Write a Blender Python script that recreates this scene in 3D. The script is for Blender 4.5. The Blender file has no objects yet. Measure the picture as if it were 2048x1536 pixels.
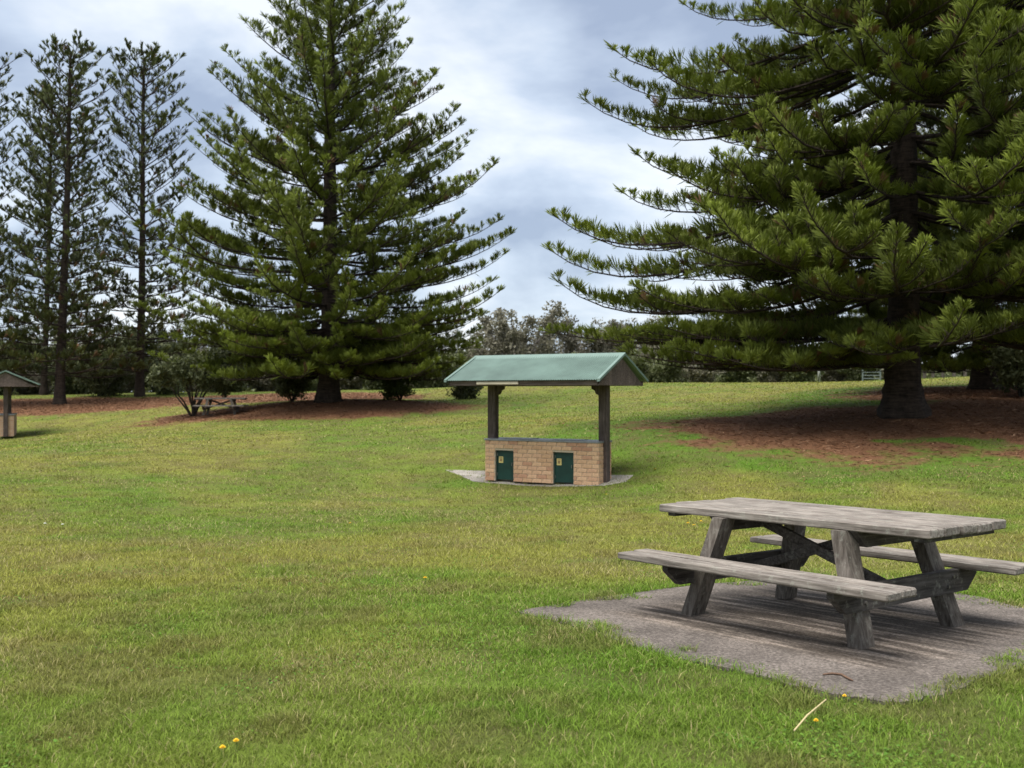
import bpy, math, random
import numpy as np
from mathutils import Vector, Matrix

# ------------------------------------------------------------------ camera, sky, sun, exposure
scene = bpy.context.scene
F, CX, CY, YH, HC = 2000.0, 1024.0, 768.0, 785.0, 1.53        # focal length in photo pixels, centre, horizon, eye height
PITCH = math.atan((YH - CY) / F)
cam_data = bpy.data.cameras.new('camera')
cam = bpy.data.objects.new('camera', cam_data)
scene.collection.objects.link(cam)
cam.location = (0, 0, HC)
cam.rotation_euler = (math.pi / 2 + PITCH, 0, 0)
cam_data.sensor_width = 36.0
cam_data.lens = F / 2048.0 * 36.0
cam_data.clip_start = 0.1
cam_data.clip_end = 3000
cam_data.dof.use_dof = True
cam_data.dof.focus_distance = 7.6
cam_data.dof.aperture_fstop = 3.5
scene.camera = cam
scene.render.resolution_x, scene.render.resolution_y = 1024, 768

SUN_EL, SUN_AZ = 70.0, -140.0       # degrees; azimuth measured from +Y towards +X
SUN_STRENGTH, SUN_ANGLE = 1.5, 45.0
SKY_GAIN = 0.72
world = bpy.data.worlds.new('World')
scene.world = world
world.use_nodes = True
nt = world.node_tree
nt.nodes.clear()
def wn(t, **k):
    n = nt.nodes.new(t)
    for a, b in k.items(): setattr(n, a, b)
    return n
sky = wn('ShaderNodeTexSky', sky_type='NISHITA')
sky.sun_disc = False
sky.sun_elevation = math.radians(SUN_EL)
sky.sun_rotation = math.radians(SUN_AZ)
tc = wn('ShaderNodeTexCoord')
sep = wn('ShaderNodeSeparateXYZ'); nt.links.new(tc.outputs['Generated'], sep.inputs[0])
mx = wn('ShaderNodeMath', operation='MAXIMUM'); nt.links.new(sep.outputs['Z'], mx.inputs[0]); mx.inputs[1].default_value = 0.0
ad = wn('ShaderNodeMath', operation='ADD'); nt.links.new(mx.outputs[0], ad.inputs[0]); ad.inputs[1].default_value = 0.45
dx = wn('ShaderNodeMath', operation='DIVIDE'); nt.links.new(sep.outputs['X'], dx.inputs[0]); nt.links.new(ad.outputs[0], dx.inputs[1])
dy = wn('ShaderNodeMath', operation='DIVIDE'); nt.links.new(sep.outputs['Y'], dy.inputs[0]); nt.links.new(ad.outputs[0], dy.inputs[1])
cmb = wn('ShaderNodeCombineXYZ'); nt.links.new(dx.outputs[0], cmb.inputs[0]); nt.links.new(dy.outputs[0], cmb.inputs[1])
mp = wn('ShaderNodeMapping'); nt.links.new(cmb.outputs[0], mp.inputs[0])
mp.inputs['Location'].default_value = (1.35, 0.55, 0); mp.inputs['Rotation'].default_value = (0, 0, 0.35); mp.inputs['Scale'].default_value = (1.0, 1.15, 1.0)
n1 = wn('ShaderNodeTexNoise'); nt.links.new(mp.outputs[0], n1.inputs['Vector'])
n1.inputs['Scale'].default_value = 2.1; n1.inputs['Detail'].default_value = 6.0; n1.inputs['Roughness'].default_value = 0.52; n1.inputs['Distortion'].default_value = 0.25
cr = wn('ShaderNodeValToRGB'); nt.links.new(n1.outputs['Fac'], cr.inputs[0])
e = cr.color_ramp.elements
e[0].position = 0.40; e[0].color = (0.37, 0.44, 0.575, 1)
e[1].position = 0.60; e[1].color = (0.94, 0.98, 1.02, 1)
m = cr.color_ramp.elements.new(0.50); m.color = (0.61, 0.695, 0.82, 1)
sc = wn('ShaderNodeVectorMath', operation='SCALE'); nt.links.new(cr.outputs[0], sc.inputs[0]); sc.inputs['Scale'].default_value = 3.0 * SKY_GAIN
mix = wn('ShaderNodeMix', data_type='RGBA'); mix.inputs['Factor'].default_value = 0.93
nt.links.new(sky.outputs[0], mix.inputs[6]); nt.links.new(sc.outputs[0], mix.inputs[7])
bg = wn('ShaderNodeBackground'); nt.links.new(mix.outputs[2], bg.inputs[0]); bg.inputs[1].default_value = 0.11
wo = wn('ShaderNodeOutputWorld'); nt.links.new(bg.outputs[0], wo.inputs[0])

sd = bpy.data.lights.new('sun', 'SUN'); sun = bpy.data.objects.new('sun', sd); scene.collection.objects.link(sun)
sd.energy = SUN_STRENGTH; sd.angle = math.radians(SUN_ANGLE); sd.color = (1.0, 0.965, 0.91)
_d = Vector((math.sin(math.radians(SUN_AZ)) * math.cos(math.radians(SUN_EL)), math.cos(math.radians(SUN_AZ)) * math.cos(math.radians(SUN_EL)), math.sin(math.radians(SUN_EL))))
sun.rotation_euler = _d.to_track_quat('Z', 'Y').to_euler()
sun.location = (0, 0, 40)
vs = scene.view_settings
vs.view_transform = 'Standard'; vs.look = 'None'; vs.gamma = 1.0; vs.use_curve_mapping = False
vs.exposure = 2.1

# ------------------------------------------------------------------ helpers
COL = scene.collection
RS = np.random.RandomState(7)
def R(a): return math.radians(a)

def mesh_np(name, V, T=None, Q=None, mats=(), mat_t=None, mat_q=None, smooth=False, attrs=None):
    V = np.asarray(V, np.float32)
    me = bpy.data.meshes.new(name)
    T = np.zeros((0, 3), np.int32) if T is None else np.asarray(T, np.int32)
    Q = np.zeros((0, 4), np.int32) if Q is None else np.asarray(Q, np.int32)
    me.vertices.add(len(V)); me.vertices.foreach_set('co', V.ravel())
    nl = T.size + Q.size
    me.loops.add(nl); me.loops.foreach_set('vertex_index', np.concatenate([T.ravel(), Q.ravel()]))
    npoly = len(T) + len(Q)
    me.polygons.add(npoly)
    st = np.concatenate([np.arange(len(T)) * 3, T.size + np.arange(len(Q)) * 4]).astype(np.int32)
    me.polygons.foreach_set('loop_start', st)
    if mat_t is not None or mat_q is not None:
        a = np.zeros(len(T), np.int32) if mat_t is None else np.broadcast_to(np.asarray(mat_t, np.int32), (len(T),))
        b = np.zeros(len(Q), np.int32) if mat_q is None else np.broadcast_to(np.asarray(mat_q, np.int32), (len(Q),))
        me.polygons.foreach_set('material_index', np.concatenate([a, b]))
    me.polygons.foreach_set('use_smooth', np.full(npoly, bool(smooth)))
    for m_ in mats: me.materials.append(m_)
    if attrs:
        for k, arr in attrs.items():
            arr = np.asarray(arr, np.float32)
            if arr.ndim == 1:
                at_ = me.attributes.new(k, 'FLOAT', 'POINT'); at_.data.foreach_set('value', arr)
            else:
                if arr.shape[1] == 3: arr = np.concatenate([arr, np.ones((len(arr), 1), np.float32)], 1)
                at_ = me.attributes.new(k, 'FLOAT_COLOR', 'POINT'); at_.data.foreach_set('color', arr.ravel())
    me.update(calc_edges=True)
    return me

def link(name, me, parent=None, loc=None, rot=None, scale=None):
    o = bpy.data.objects.new(name, me)
    COL.objects.link(o)
    if parent is not None: o.parent = parent
    if loc is not None: o.location = loc
    if rot is not None: o.rotation_euler = rot
    if scale is not None: o.scale = scale
    return o
def tag(o, label=None, cat=None, group=None, kind=None):
    if label: o['label'] = label
    if cat: o['category'] = cat
    if group: o['group'] = group
    if kind: o['kind'] = kind
    return o
def thing(name, label, cat, loc=(0, 0, 0), rz=0.0, group=None):
    o = link(name, None, None, loc, (0, 0, rz))
    o.empty_display_size = 0.2
    return tag(o, label, cat, group)

class MB:
    """collects boxes, tubes and plain polygons into one mesh"""
    def __init__(s): s.v = []; s.f = []
    def add(s, v, f):
        n = len(s.v); s.v += [tuple(p) for p in v]; s.f += [tuple(i + n for i in q) for q in f]
    def box(s, c, d, M=None, bev=0.0, jit=0.0, rnd=None):
        hx, hy, hz = d[0] / 2, d[1] / 2, d[2] / 2
        if bev <= 0:
            v = [Vector((x * hx, y * hy, z * hz)) for x in (-1, 1) for y in (-1, 1) for z in (-1, 1)]
            f = [(0, 1, 3, 2), (4, 6, 7, 5), (0, 4, 5, 1), (2, 3, 7, 6), (0, 2, 6, 4), (1, 5, 7, 3)]
        else:
            b = min(bev, hx * .49, hy * .49, hz * .49)
            v = []; idx = {}
            for x in (-1, 1):
                for y in (-1, 1):
                    for z in (-1, 1):
                        for k in range(3):
                            p = [x * (hx - b), y * (hy - b), z * (hz - b)]
                            p[k] = (x * hx, y * hy, z * hz)[k]
                            idx[(x, y, z, k)] = len(v); v.append(Vector(p))
            f = []
            S = (-1, 1)
            for x in S: f.append([idx[(x, y, z, 0)] for y, z in ((-1, -1), (1, -1), (1, 1), (-1, 1))][::x])
            for y in S: f.append([idx[(x, y, z, 1)] for x, z in ((-1, -1), (-1, 1), (1, 1), (1, -1))][::y])
            for z in S: f.append([idx[(x, y, z, 2)] for x, y in ((-1, -1), (1, -1), (1, 1), (-1, 1))][::z])
            for y in S:
                for z in S: f.append([idx[(-1, y, z, 1)], idx[(1, y, z, 1)], idx[(1, y, z, 2)], idx[(-1, y, z, 2)]][::(-y * z)])
            for x in S:
                for z in S: f.append([idx[(x, -1, z, 0)], idx[(x, 1, z, 0)], idx[(x, 1, z, 2)], idx[(x, -1, z, 2)]][::(x * z)])
            for x in S:
                for y in S: f.append([idx[(x, y, -1, 0)], idx[(x, y, 1, 0)], idx[(x, y, 1, 1)], idx[(x, y, -1, 1)]][::(-x * y)])
            for x in S:
                for y in S:
                    for z in S: f.append([idx[(x, y, z, 0)], idx[(x, y, z, 1)], idx[(x, y, z, 2)]][::(x * y * z)])
        if jit and rnd: v = [p + Vector((rnd.uniform(-jit, jit), rnd.uniform(-jit, jit), rnd.uniform(-jit, jit))) for p in v]
        if M is not None: v = [M @ p for p in v]
        c = Vector(c)
        s.add([p + c for p in v], f)
    def prism(s, poly, axis_vec):
        """poly: list of 3D points (planar), extruded by axis_vec"""
        n = len(poly); a = Vector(axis_vec)
        v = [Vector(p) for p in poly] + [Vector(p) + a for p in poly]
        f = [tuple(range(n))[::-1], tuple(range(n, 2 * n))] + [(i, (i + 1) % n, n + (i + 1) % n, n + i) for i in range(n)]
        s.add(v, f)
    def tube(s, pts, rad, n=8, cap=True):
        pts = [Vector(p) for p in pts]; rings = []
        for i, p in enumerate(pts):
            t = (pts[min(i + 1, len(pts) - 1)] - pts[max(i - 1, 0)]).normalized()
            u = t.orthogonal().normalized() if i == 0 else (u - t * u.dot(t)).normalized()
            w = t.cross(u); r = rad[i] if hasattr(rad, '__len__') else rad
            rings.append([p + (u * math.cos(6.28319 * k / n) + w * math.sin(6.28319 * k / n)) * r for k in range(n)])
        v = [q for r_ in rings for q in r_]; f = []
        for i in range(len(pts) - 1):
            for k in range(n):
                f.append((i * n + k, i * n + (k + 1) % n, (i + 1) * n + (k + 1) % n, (i + 1) * n + k))
        if cap: f.append(tuple(range(n))[::-1]); f.append(tuple((len(pts) - 1) * n + k for k in range(n)))
        s.add(v, f)
    def mesh(s, name, mat, smooth=False):
        me = bpy.data.meshes.new(name); me.from_pydata([tuple(p) for p in s.v], [], s.f)
        if mat: me.materials.append(mat)
        if smooth: me.polygons.foreach_set('use_smooth', [True] * len(me.polygons))
        me.update(); return me
    def build(s, name, mat, parent=None, smooth=False): return link(name, s.mesh(name, mat, smooth), parent)

# value noise, numpy
_perm = np.random.RandomState(3).rand(256, 256).astype(np.float32)
def vnoise(x, y, s, off=0.0):
    x = np.asarray(x, np.float64) / s + 50.37 + off * 7.1; y = np.asarray(y, np.float64) / s + 91.13 + off * 3.7
    xi = np.floor(x).astype(int); yi = np.floor(y).astype(int); fx = x - xi; fy = y - yi
    fx = fx * fx * (3 - 2 * fx); fy = fy * fy * (3 - 2 * fy)
    g = lambda a, b: _perm[a % 256, b % 256]
    return (g(xi, yi) * (1 - fx) + g(xi + 1, yi) * fx) * (1 - fy) + (g(xi, yi + 1) * (1 - fx) + g(xi + 1, yi + 1) * fx) * fy
def fbm(x, y, s, off=0.0, o=4):
    t = 0; a = 1; n = 0
    for i in range(o): t = t + a * vnoise(x, y, s / 2 ** i, off + i * 1.3); n += a; a *= .55
    return t / n
def sstep(a, b, x):
    t = np.clip((x - a) / (b - a), 0, 1); return t * t * (3 - 2 * t)

# a photograph pixel at depth d -> a point of the place
def at(px, py, d):
    x = (px - CX) / F; u = (CY - py) / F
    fy = math.cos(PITCH) - u * math.sin(PITCH); fz = math.sin(PITCH) + u * math.cos(PITCH)
    return Vector((x * d / fy, d, HC + fz * d / fy))

# ------------------------------------------------------------------ terrain height (thin plate spline through surveyed points)
_cp = []
def cp(x, y, z): _cp.append((x, y, z))
for x in (-6, -2, 2, 6, 12): cp(x, 0, .13); cp(x, 6.7, 0)
for x in (-12, 14): cp(x, 0, .1); cp(x, 9, 0)
for px, py, d in ((1080, 973, 20.6), (20, 873, 42), (700, 900, 26.5), (300, 900, 26.5), (120, 808, 55), (278, 793, 60), (-80, 815, 52), (655, 803, 45), (600, 840, 39), (850, 832, 40), (1100, 850, 29.5),
                  (1130, 768, 60), (1300, 767, 60), (1500, 766, 60), (1700, 764, 60), (1000, 800, 47), (1805, 832, 27), (1700, 913, 21.4), (2040, 902, 21.2), (1968, 778, 38), (2150, 770, 42), (1450, 830, 31), (1350, 905, 22.5), (900, 800, 52)):
    p = at(px, py, d); cp(p.x, p.y, p.z)
cp(-30, 20, -.2); cp(25, 20, .6); cp(-45, 45, 0); cp(30, 50, 2.6); cp(0, 90, 1.4); cp(-40, 90, 1.2); cp(40, 90, 2.0); cp(-60, 70, 1.0); cp(60, 60, 2.4); cp(0, 130, .8); cp(-80, 130, .8); cp(80, 130, 1.0)
_P = np.array(_cp)
def _U(r2): return np.where(r2 > 1e-12, r2 * np.log(np.maximum(r2, 1e-12)), 0.0)
def _tps():
    n = len(_P); d2 = ((_P[:, None, :2] - _P[None, :, :2]) ** 2).sum(-1)
    A = np.zeros((n + 3, n + 3)); A[:n, :n] = _U(d2) + np.eye(n) * .3
    A[:n, n] = 1; A[:n, n + 1:] = _P[:, :2]; A[n, :n] = 1; A[n + 1:, :n] = _P[:, :2].T
    b = np.zeros(n + 3); b[:n] = _P[:, 2]
    return np.linalg.solve(A, b)
_W = _tps()
def hz(x, y):
    x = np.asarray(x, np.float64); y = np.asarray(y, np.float64)
    sh = x.shape; x = x.ravel(); y = y.ravel(); n = len(_P)
    z = _W[n] + _W[n + 1] * x + _W[n + 2] * y
    for i in range(n): z = z + _W[i] * _U((x - _P[i, 0]) ** 2 + (y - _P[i, 1]) ** 2)
    far = sstep(90, 170, np.hypot(x, y - 20))
    z = z * (1 - far) + 0.9 * far
    z = z + (fbm(x, y, 2.2, 2, 3) - .5) * .05 * sstep(4, 9, np.hypot(x - 2.05, y - 6.7))
    return z.reshape(sh)
def gz(x, y): return float(hz(np.array([x]), np.array([y]))[0])
def ground_at(px, py):
    """where the ray through a pixel meets the ground"""
    lo = 2.0
    for i in range(4000):
        p = at(px, py, lo)
        if p.z <= gz(p.x, p.y): return Vector((p.x, p.y, gz(p.x, p.y)))
        lo *= 1.004
        if lo > 200: return p
    return p

# ------------------------------------------------------------------ materials
MATS = {}
def newmat(name):
    m_ = bpy.data.materials.new(name); m_.use_nodes = True; t = m_.node_tree
    b = t.nodes['Principled BSDF']; MATS[name] = m_
    return m_, t, b
def N(t, typ, ins=None, **k):
    n = t.nodes.new(typ)
    for a, v in k.items(): setattr(n, a, v)
    if ins:
        for a, v in ins.items():
            if isinstance(v, bpy.types.NodeSocket): t.links.new(v, n.inputs[a])
            else: n.inputs[a].default_value = v
    return n
def ramp(t, fac, stops):
    r = t.nodes.new('ShaderNodeValToRGB'); t.links.new(fac, r.inputs[0])
    el = r.color_ramp.elements
    while len(el) < len(stops): el.new(.5)
    for e_, (p, c) in zip(el, stops): e_.position = p; e_.color = (*c, 1)
    return r.outputs[0]
def mixc(t, fac, a, b, mode='MIX'):
    n = t.nodes.new('ShaderNodeMix'); n.data_type = 'RGBA'; n.blend_type = mode
    for i, v in ((0, fac), (6, a), (7, b)):
        if isinstance(v, bpy.types.NodeSocket): t.links.new(v, n.inputs[i])
        elif i == 0: n.inputs[0].default_value = v
        else: n.inputs[i].default_value = (*v, 1)
    return n.outputs[2]
def bump(t, b, h, strength=.4, dist=.01):
    n = N(t, 'ShaderNodeBump', {'Height': h, 'Strength': strength, 'Distance': dist}); t.links.new(n.outputs[0], b.inputs['Normal'])

def wood_mat(name, c1, c2, c3, scale=1.0, long_axis='X', lichen=0.0):
    """weathered timber, grain along one object axis; a different patch of grain per piece"""
    m_, t, b = newmat(name)
    co = N(t, 'ShaderNodeTexCoord'); oi = N(t, 'ShaderNodeObjectInfo')
    off = N(t, 'ShaderNodeVectorMath', {0: co.outputs['Object']}, operation='ADD')
    rr = N(t, 'ShaderNodeVectorMath', {0: oi.outputs['Random'], 'Scale': 37.0}, operation='SCALE'); t.links.new(rr.outputs[0], off.inputs[1])
    s = {'X': (2.2, 30, 30), 'Y': (30, 2.2, 30), 'Z': (30, 30, 2.2)}[long_axis]
    mp_ = N(t, 'ShaderNodeMapping', {'Vector': off.outputs[0], 'Scale': tuple(q * scale for q in s)})
    n1_ = N(t, 'ShaderNodeTexNoise', {'Vector': mp_.outputs[0], 'Scale': 1.6, 'Detail': 6.0, 'Roughness': .62})
    n2_ = N(t, 'ShaderNodeTexNoise', {'Vector': off.outputs[0], 'Scale': 4.5, 'Detail': 5.0, 'Roughness': .6})
    c = ramp(t, n1_.outputs['Fac'], [(.32, c1), (.52, c2), (.72, c3)])
    f2 = N(t, 'ShaderNodeMapRange', {'Value': n2_.outputs['Fac'], 'From Min': .35, 'From Max': .7, 'To Min': .72, 'To Max': 1.12})
    c = mixc(t, 1.0, c, f2.outputs[0], 'MULTIPLY')
    rv = N(t, 'ShaderNodeMapRange', {'Value': oi.outputs['Random'], 'To Min': .86, 'To Max': 1.1})
    c = mixc(t, 1.0, c, rv.outputs[0], 'MULTIPLY')
    if lichen:
        n3_ = N(t, 'ShaderNodeTexNoise', {'Vector': off.outputs[0], 'Scale': 17.0, 'Detail': 4.0, 'Roughness': .7})
        f3 = N(t, 'ShaderNodeMapRange', {'Value': n3_.outputs['Fac'], 'From Min': .56, 'From Max': .7, 'To Min': 0.0, 'To Max': lichen})
        c = mixc(t, f3.outputs[0], c, (.30, .30, .25))
    t.links.new(c, b.inputs['Base Color']); b.inputs['Roughness'].default_value = .88; b.inputs['Specular IOR Level'].default_value = .25
    bump(t, b, n1_.outputs['Fac'], .55, .012)
    return m_
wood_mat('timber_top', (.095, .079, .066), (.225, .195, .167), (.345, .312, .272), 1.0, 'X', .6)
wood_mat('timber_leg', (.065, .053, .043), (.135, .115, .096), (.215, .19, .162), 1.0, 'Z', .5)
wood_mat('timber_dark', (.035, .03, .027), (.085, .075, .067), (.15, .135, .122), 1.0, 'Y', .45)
wood_mat('shelter_timber', (.05, .036, .03), (.1, .075, .065), (.17, .13, .115), .8, 'Z', .1)
wood_mat('fascia_timber', (.08, .058, .05), (.15, .112, .098), (.22, .17, .15), .8, 'X', .1)
wood_mat('far_timber', (.05, .042, .035), (.1, .085, .07), (.15, .13, .11), .8, 'Z', .1)

def simple(name, c, rough=.6, metal=0.0, nscale=6.0, var=.25, bmp=0.0, spec=.4):
    m_, t, b = newmat(name)
    co = N(t, 'ShaderNodeTexCoord')
    n_ = N(t, 'ShaderNodeTexNoise', {'Vector': co.outputs['Object'], 'Scale': nscale, 'Detail': 6.0, 'Roughness': .6})
    f = N(t, 'ShaderNodeMapRange', {'Value': n_.outputs['Fac'], 'From Min': .3, 'From Max': .7, 'To Min': 1 - var, 'To Max': 1 + var * .6})
    t.links.new(mixc(t, 1.0, c, f.outputs[0], 'MULTIPLY'), b.inputs['Base Color'])
    b.inputs['Roughness'].default_value = rough; b.inputs['Metallic'].default_value = metal; b.inputs['Specular IOR Level'].default_value = spec
    if bmp: bump(t, b, n_.outputs['Fac'], bmp, .01)
    return m_
simple('roof_green', (.115, .172, .145), .5, 0, 1.4, .34, 0, .5)
simple('roof_trim', (.155, .22, .187), .4, 0, 3.0, .12)
simple('cream', (.62, .53, .40), .5, 0, 5, .15)
simple('door_green', (.006, .036, .027), .45, 0, 5, .35)
simple('sticker', (.58, .47, .17), .5, 0, 14, .2)
simple('sticker_mark', (.25, .16, .07), .6, 0, 14, .1)
simple('handle_metal', (.2, .21, .2), .4, .8, 9, .2)
simple('counter_top', (.25, .255, .26), .4, .35, 5, .3)
simple('mortar', (.44, .365, .265), .95, 0, 30, .2, .3)
simple('bolt', (.16, .15, .14), .5, .7, 20, .2)
simple('post_pale', (.36, .37, .35), .6, 0, 8, .2)
simple('gate_metal', (.16, .19, .18), .5, .3, 8, .2)
simple('petal_yellow', (.80, .50, .01), .6, 0, 40, .12)
simple('petal_white', (.75, .75, .70), .6, 0, 40, .1)
simple('stem_green', (.10, .17, .03), .6, 0, 40, .1)
simple('straw', (.52, .42, .22), .7, 0, 25, .2)
simple('twig', (.13, .075, .045), .8, 0, 30, .3)

def brick_mat():
    m_, t, b = newmat('brick')
    co = N(t, 'ShaderNodeTexCoord'); oi = N(t, 'ShaderNodeObjectInfo')
    c = ramp(t, oi.outputs['Random'], [(0, (.49, .295, .165)), (.35, (.60, .385, .23)), (.7, (.53, .32, .195)), (1, (.42, .225, .135))])
    n_ = N(t, 'ShaderNodeTexNoise', {'Vector': co.outputs['Object'], 'Scale': 30.0, 'Detail': 5.0})
    f = N(t, 'ShaderNodeMapRange', {'Value': n_.outputs['Fac'], 'From Min': .3, 'From Max': .7, 'To Min': .78, 'To Max': 1.15})
    t.links.new(mixc(t, 1.0, c, f.outputs[0], 'MULTIPLY'), b.inputs['Base Color']); b.inputs['Roughness'].default_value = .9
    bump(t, b, n_.outputs['Fac'], .4, .006)
brick_mat()
def far_brick_mat():
    m_, t, b = newmat('far_brick')
    co = N(t, 'ShaderNodeTexCoord'); sp_ = N(t, 'ShaderNodeSeparateXYZ', {0: co.outputs['Object']})
    a = N(t, 'ShaderNodeMath', {0: sp_.outputs['X'], 1: sp_.outputs['Y']}, operation='ADD')
    v = N(t, 'ShaderNodeCombineXYZ', {0: a.outputs[0], 1: sp_.outputs['Z']})
    br = N(t, 'ShaderNodeTexBrick', {'Vector': v.outputs[0], 'Color1': (.45, .29, .18, 1), 'Color2': (.36, .21, .13, 1), 'Mortar': (.38, .31, .23, 1), 'Scale': 1.0, 'Mortar Size': .008, 'Brick Width': .24, 'Row Height': .086})
    t.links.new(br.outputs[0], b.inputs['Base Color']); b.inputs['Roughness'].default_value = .9
far_brick_mat()

def concrete_mat(name, c1, c2, stripes=None):
    m_, t, b = newmat(name)
    co = N(t, 'ShaderNodeTexCoord')
    n_ = N(t, 'ShaderNodeTexNoise', {'Vector': co.outputs['Object'], 'Scale': 48.0, 'Detail': 7.0, 'Roughness': .75})
    n2_ = N(t, 'ShaderNodeTexNoise', {'Vector': co.outputs['Object'], 'Scale': 1.7, 'Detail': 6.0, 'Roughness': .6})
    vo = N(t, 'ShaderNodeTexVoronoi', {'Vector': co.outputs['Object'], 'Scale': 85.0})
    vf = N(t, 'ShaderNodeMapRange', {'Value': vo.outputs['Color'], 'To Min': .62, 'To Max': 1.35})
    c = ramp(t, n_.outputs['Fac'], [(.34, c1), (.66, c2)])
    c = mixc(t, 1.0, c, vf.outputs[0], 'MULTIPLY')
    f = N(t, 'ShaderNodeMapRange', {'Value': n2_.outputs['Fac'], 'From Min': .35, 'From Max': .68, 'To Min': .62, 'To Max': 1.2})
    c = mixc(t, 1.0, c, f.outputs[0], 'MULTIPLY')
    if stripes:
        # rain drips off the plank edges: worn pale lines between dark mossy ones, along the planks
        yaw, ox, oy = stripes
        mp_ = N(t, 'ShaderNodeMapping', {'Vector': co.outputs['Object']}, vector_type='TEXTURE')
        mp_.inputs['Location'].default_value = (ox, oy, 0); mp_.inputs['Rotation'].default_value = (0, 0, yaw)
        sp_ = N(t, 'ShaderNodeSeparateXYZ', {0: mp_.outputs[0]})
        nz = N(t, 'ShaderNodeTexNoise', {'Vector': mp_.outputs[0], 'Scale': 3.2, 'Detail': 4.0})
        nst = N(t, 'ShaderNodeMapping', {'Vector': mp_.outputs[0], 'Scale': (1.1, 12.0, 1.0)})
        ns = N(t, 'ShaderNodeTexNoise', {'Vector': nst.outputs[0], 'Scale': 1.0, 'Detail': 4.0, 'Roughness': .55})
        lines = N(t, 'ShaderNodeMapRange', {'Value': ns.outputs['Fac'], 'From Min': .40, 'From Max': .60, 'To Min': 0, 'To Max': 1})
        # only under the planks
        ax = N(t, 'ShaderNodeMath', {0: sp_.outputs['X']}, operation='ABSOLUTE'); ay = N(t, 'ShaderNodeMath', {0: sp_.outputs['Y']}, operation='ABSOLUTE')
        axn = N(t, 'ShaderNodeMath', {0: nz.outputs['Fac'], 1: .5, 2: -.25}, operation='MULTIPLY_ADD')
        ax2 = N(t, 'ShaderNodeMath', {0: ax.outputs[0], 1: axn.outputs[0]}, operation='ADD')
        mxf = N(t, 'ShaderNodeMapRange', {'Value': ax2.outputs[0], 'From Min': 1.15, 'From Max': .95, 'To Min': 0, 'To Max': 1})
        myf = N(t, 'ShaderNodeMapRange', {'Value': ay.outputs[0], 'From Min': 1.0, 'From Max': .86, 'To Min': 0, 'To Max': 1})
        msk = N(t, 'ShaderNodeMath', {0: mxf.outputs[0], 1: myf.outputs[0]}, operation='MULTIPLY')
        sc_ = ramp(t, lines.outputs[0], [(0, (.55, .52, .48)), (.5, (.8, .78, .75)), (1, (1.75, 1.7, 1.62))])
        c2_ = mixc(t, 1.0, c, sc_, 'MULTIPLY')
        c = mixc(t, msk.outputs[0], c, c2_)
    t.links.new(c, b.inputs['Base Color']); b.inputs['Roughness'].default_value = .93; b.inputs['Specular IOR Level'].default_value = .2
    bump(t, b, n_.outputs['Fac'], .5, .01)
    return m_

def bark_mat(name, c1, c2):
    m_, t, b = newmat(name)
    co = N(t, 'ShaderNodeTexCoord')
    mp_ = N(t, 'ShaderNodeMapping', {'Vector': co.outputs['Object'], 'Scale': (4.0, 4.0, 2.0)})
    n_ = N(t, 'ShaderNodeTexNoise', {'Vector': mp_.outputs[0], 'Scale': 2.0, 'Detail': 8.0, 'Roughness': .7})
    mp2 = N(t, 'ShaderNodeMapping', {'Vector': co.outputs['Object'], 'Scale': (3.0, 3.0, 22.0)})
    n2_ = N(t, 'ShaderNodeTexNoise', {'Vector': mp2.outputs[0], 'Scale': 1.0, 'Detail': 4.0})
    h = N(t, 'ShaderNodeMath', {0: n_.outputs['Fac'], 1: n2_.outputs['Fac']}, operation='ADD')
    h2 = N(t, 'ShaderNodeMath', {0: h.outputs[0], 1: .5}, operation='MULTIPLY')
    t.links.new(ramp(t, h2.outputs[0], [(.38, c1), (.62, c2)]), b.inputs['Base Color'])
    b.inputs['Roughness'].default_value = .92; b.inputs['Specular IOR Level'].default_value = .15
    bump(t, b, h2.outputs[0], .8, .05)
bark_mat('pine_bark', (.016, .012, .010), (.062, .046, .036))
bark_mat('shrub_bark', (.02, .017, .014), (.06, .05, .04))
bark_mat('grey_bark', (.12, .11, .10), (.27, .25, .23))

def leaf_mat(name, c_old, c_new, trans=.3, var=.3, rough=.6):
    """leaves coloured by age (attribute 'age': 0 old, 1 this year's growth) with a little light passing through"""
    m_, t, b = newmat(name)
    at_ = N(t, 'ShaderNodeAttribute', attribute_name='age'); oi = N(t, 'ShaderNodeObjectInfo')
    c = mixc(t, at_.outputs['Fac'], c_old, c_new)
    rv = N(t, 'ShaderNodeMapRange', {'Value': oi.outputs['Random'], 'To Min': 1 - var, 'To Max': 1 + var * .7})
    c = mixc(t, 1.0, c, rv.outputs[0], 'MULTIPLY')
    dd_ = N(t, 'ShaderNodeMapRange', {'Value': at_.outputs['Fac'], 'From Min': 1.2, 'From Max': 1.8})      # dead brown shoots
    c = mixc(t, dd_.outputs[0], c, (.17, .10, .045))
    t.links.new(c, b.inputs['Base Color']); b.inputs['Roughness'].default_value = rough; b.inputs['Specular IOR Level'].default_value = .3
    tr = N(t, 'ShaderNodeBsdfTranslucent', {'Color': c})
    mxs = N(t, 'ShaderNodeMixShader', {0: trans, 1: b.outputs[0], 2: tr.outputs[0]})
    t.links.new(mxs.outputs[0], t.nodes['Material Output'].inputs['Surface'])
    return m_
leaf_mat('pine_needles', (.064, .088, .014), (.255, .305, .042), .36)
leaf_mat('pine_needles_dark', (.045, .060, .016), (.13, .15, .04), .25)
leaf_mat('shrub_leaves', (.05, .075, .016), (.13, .17, .03), .3)
leaf_mat('grey_leaves', (.13, .125, .085), (.27, .25, .18), .3)
leaf_mat('olive_leaves', (.075, .09, .036), (.17, .185, .08), .3)

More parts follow.
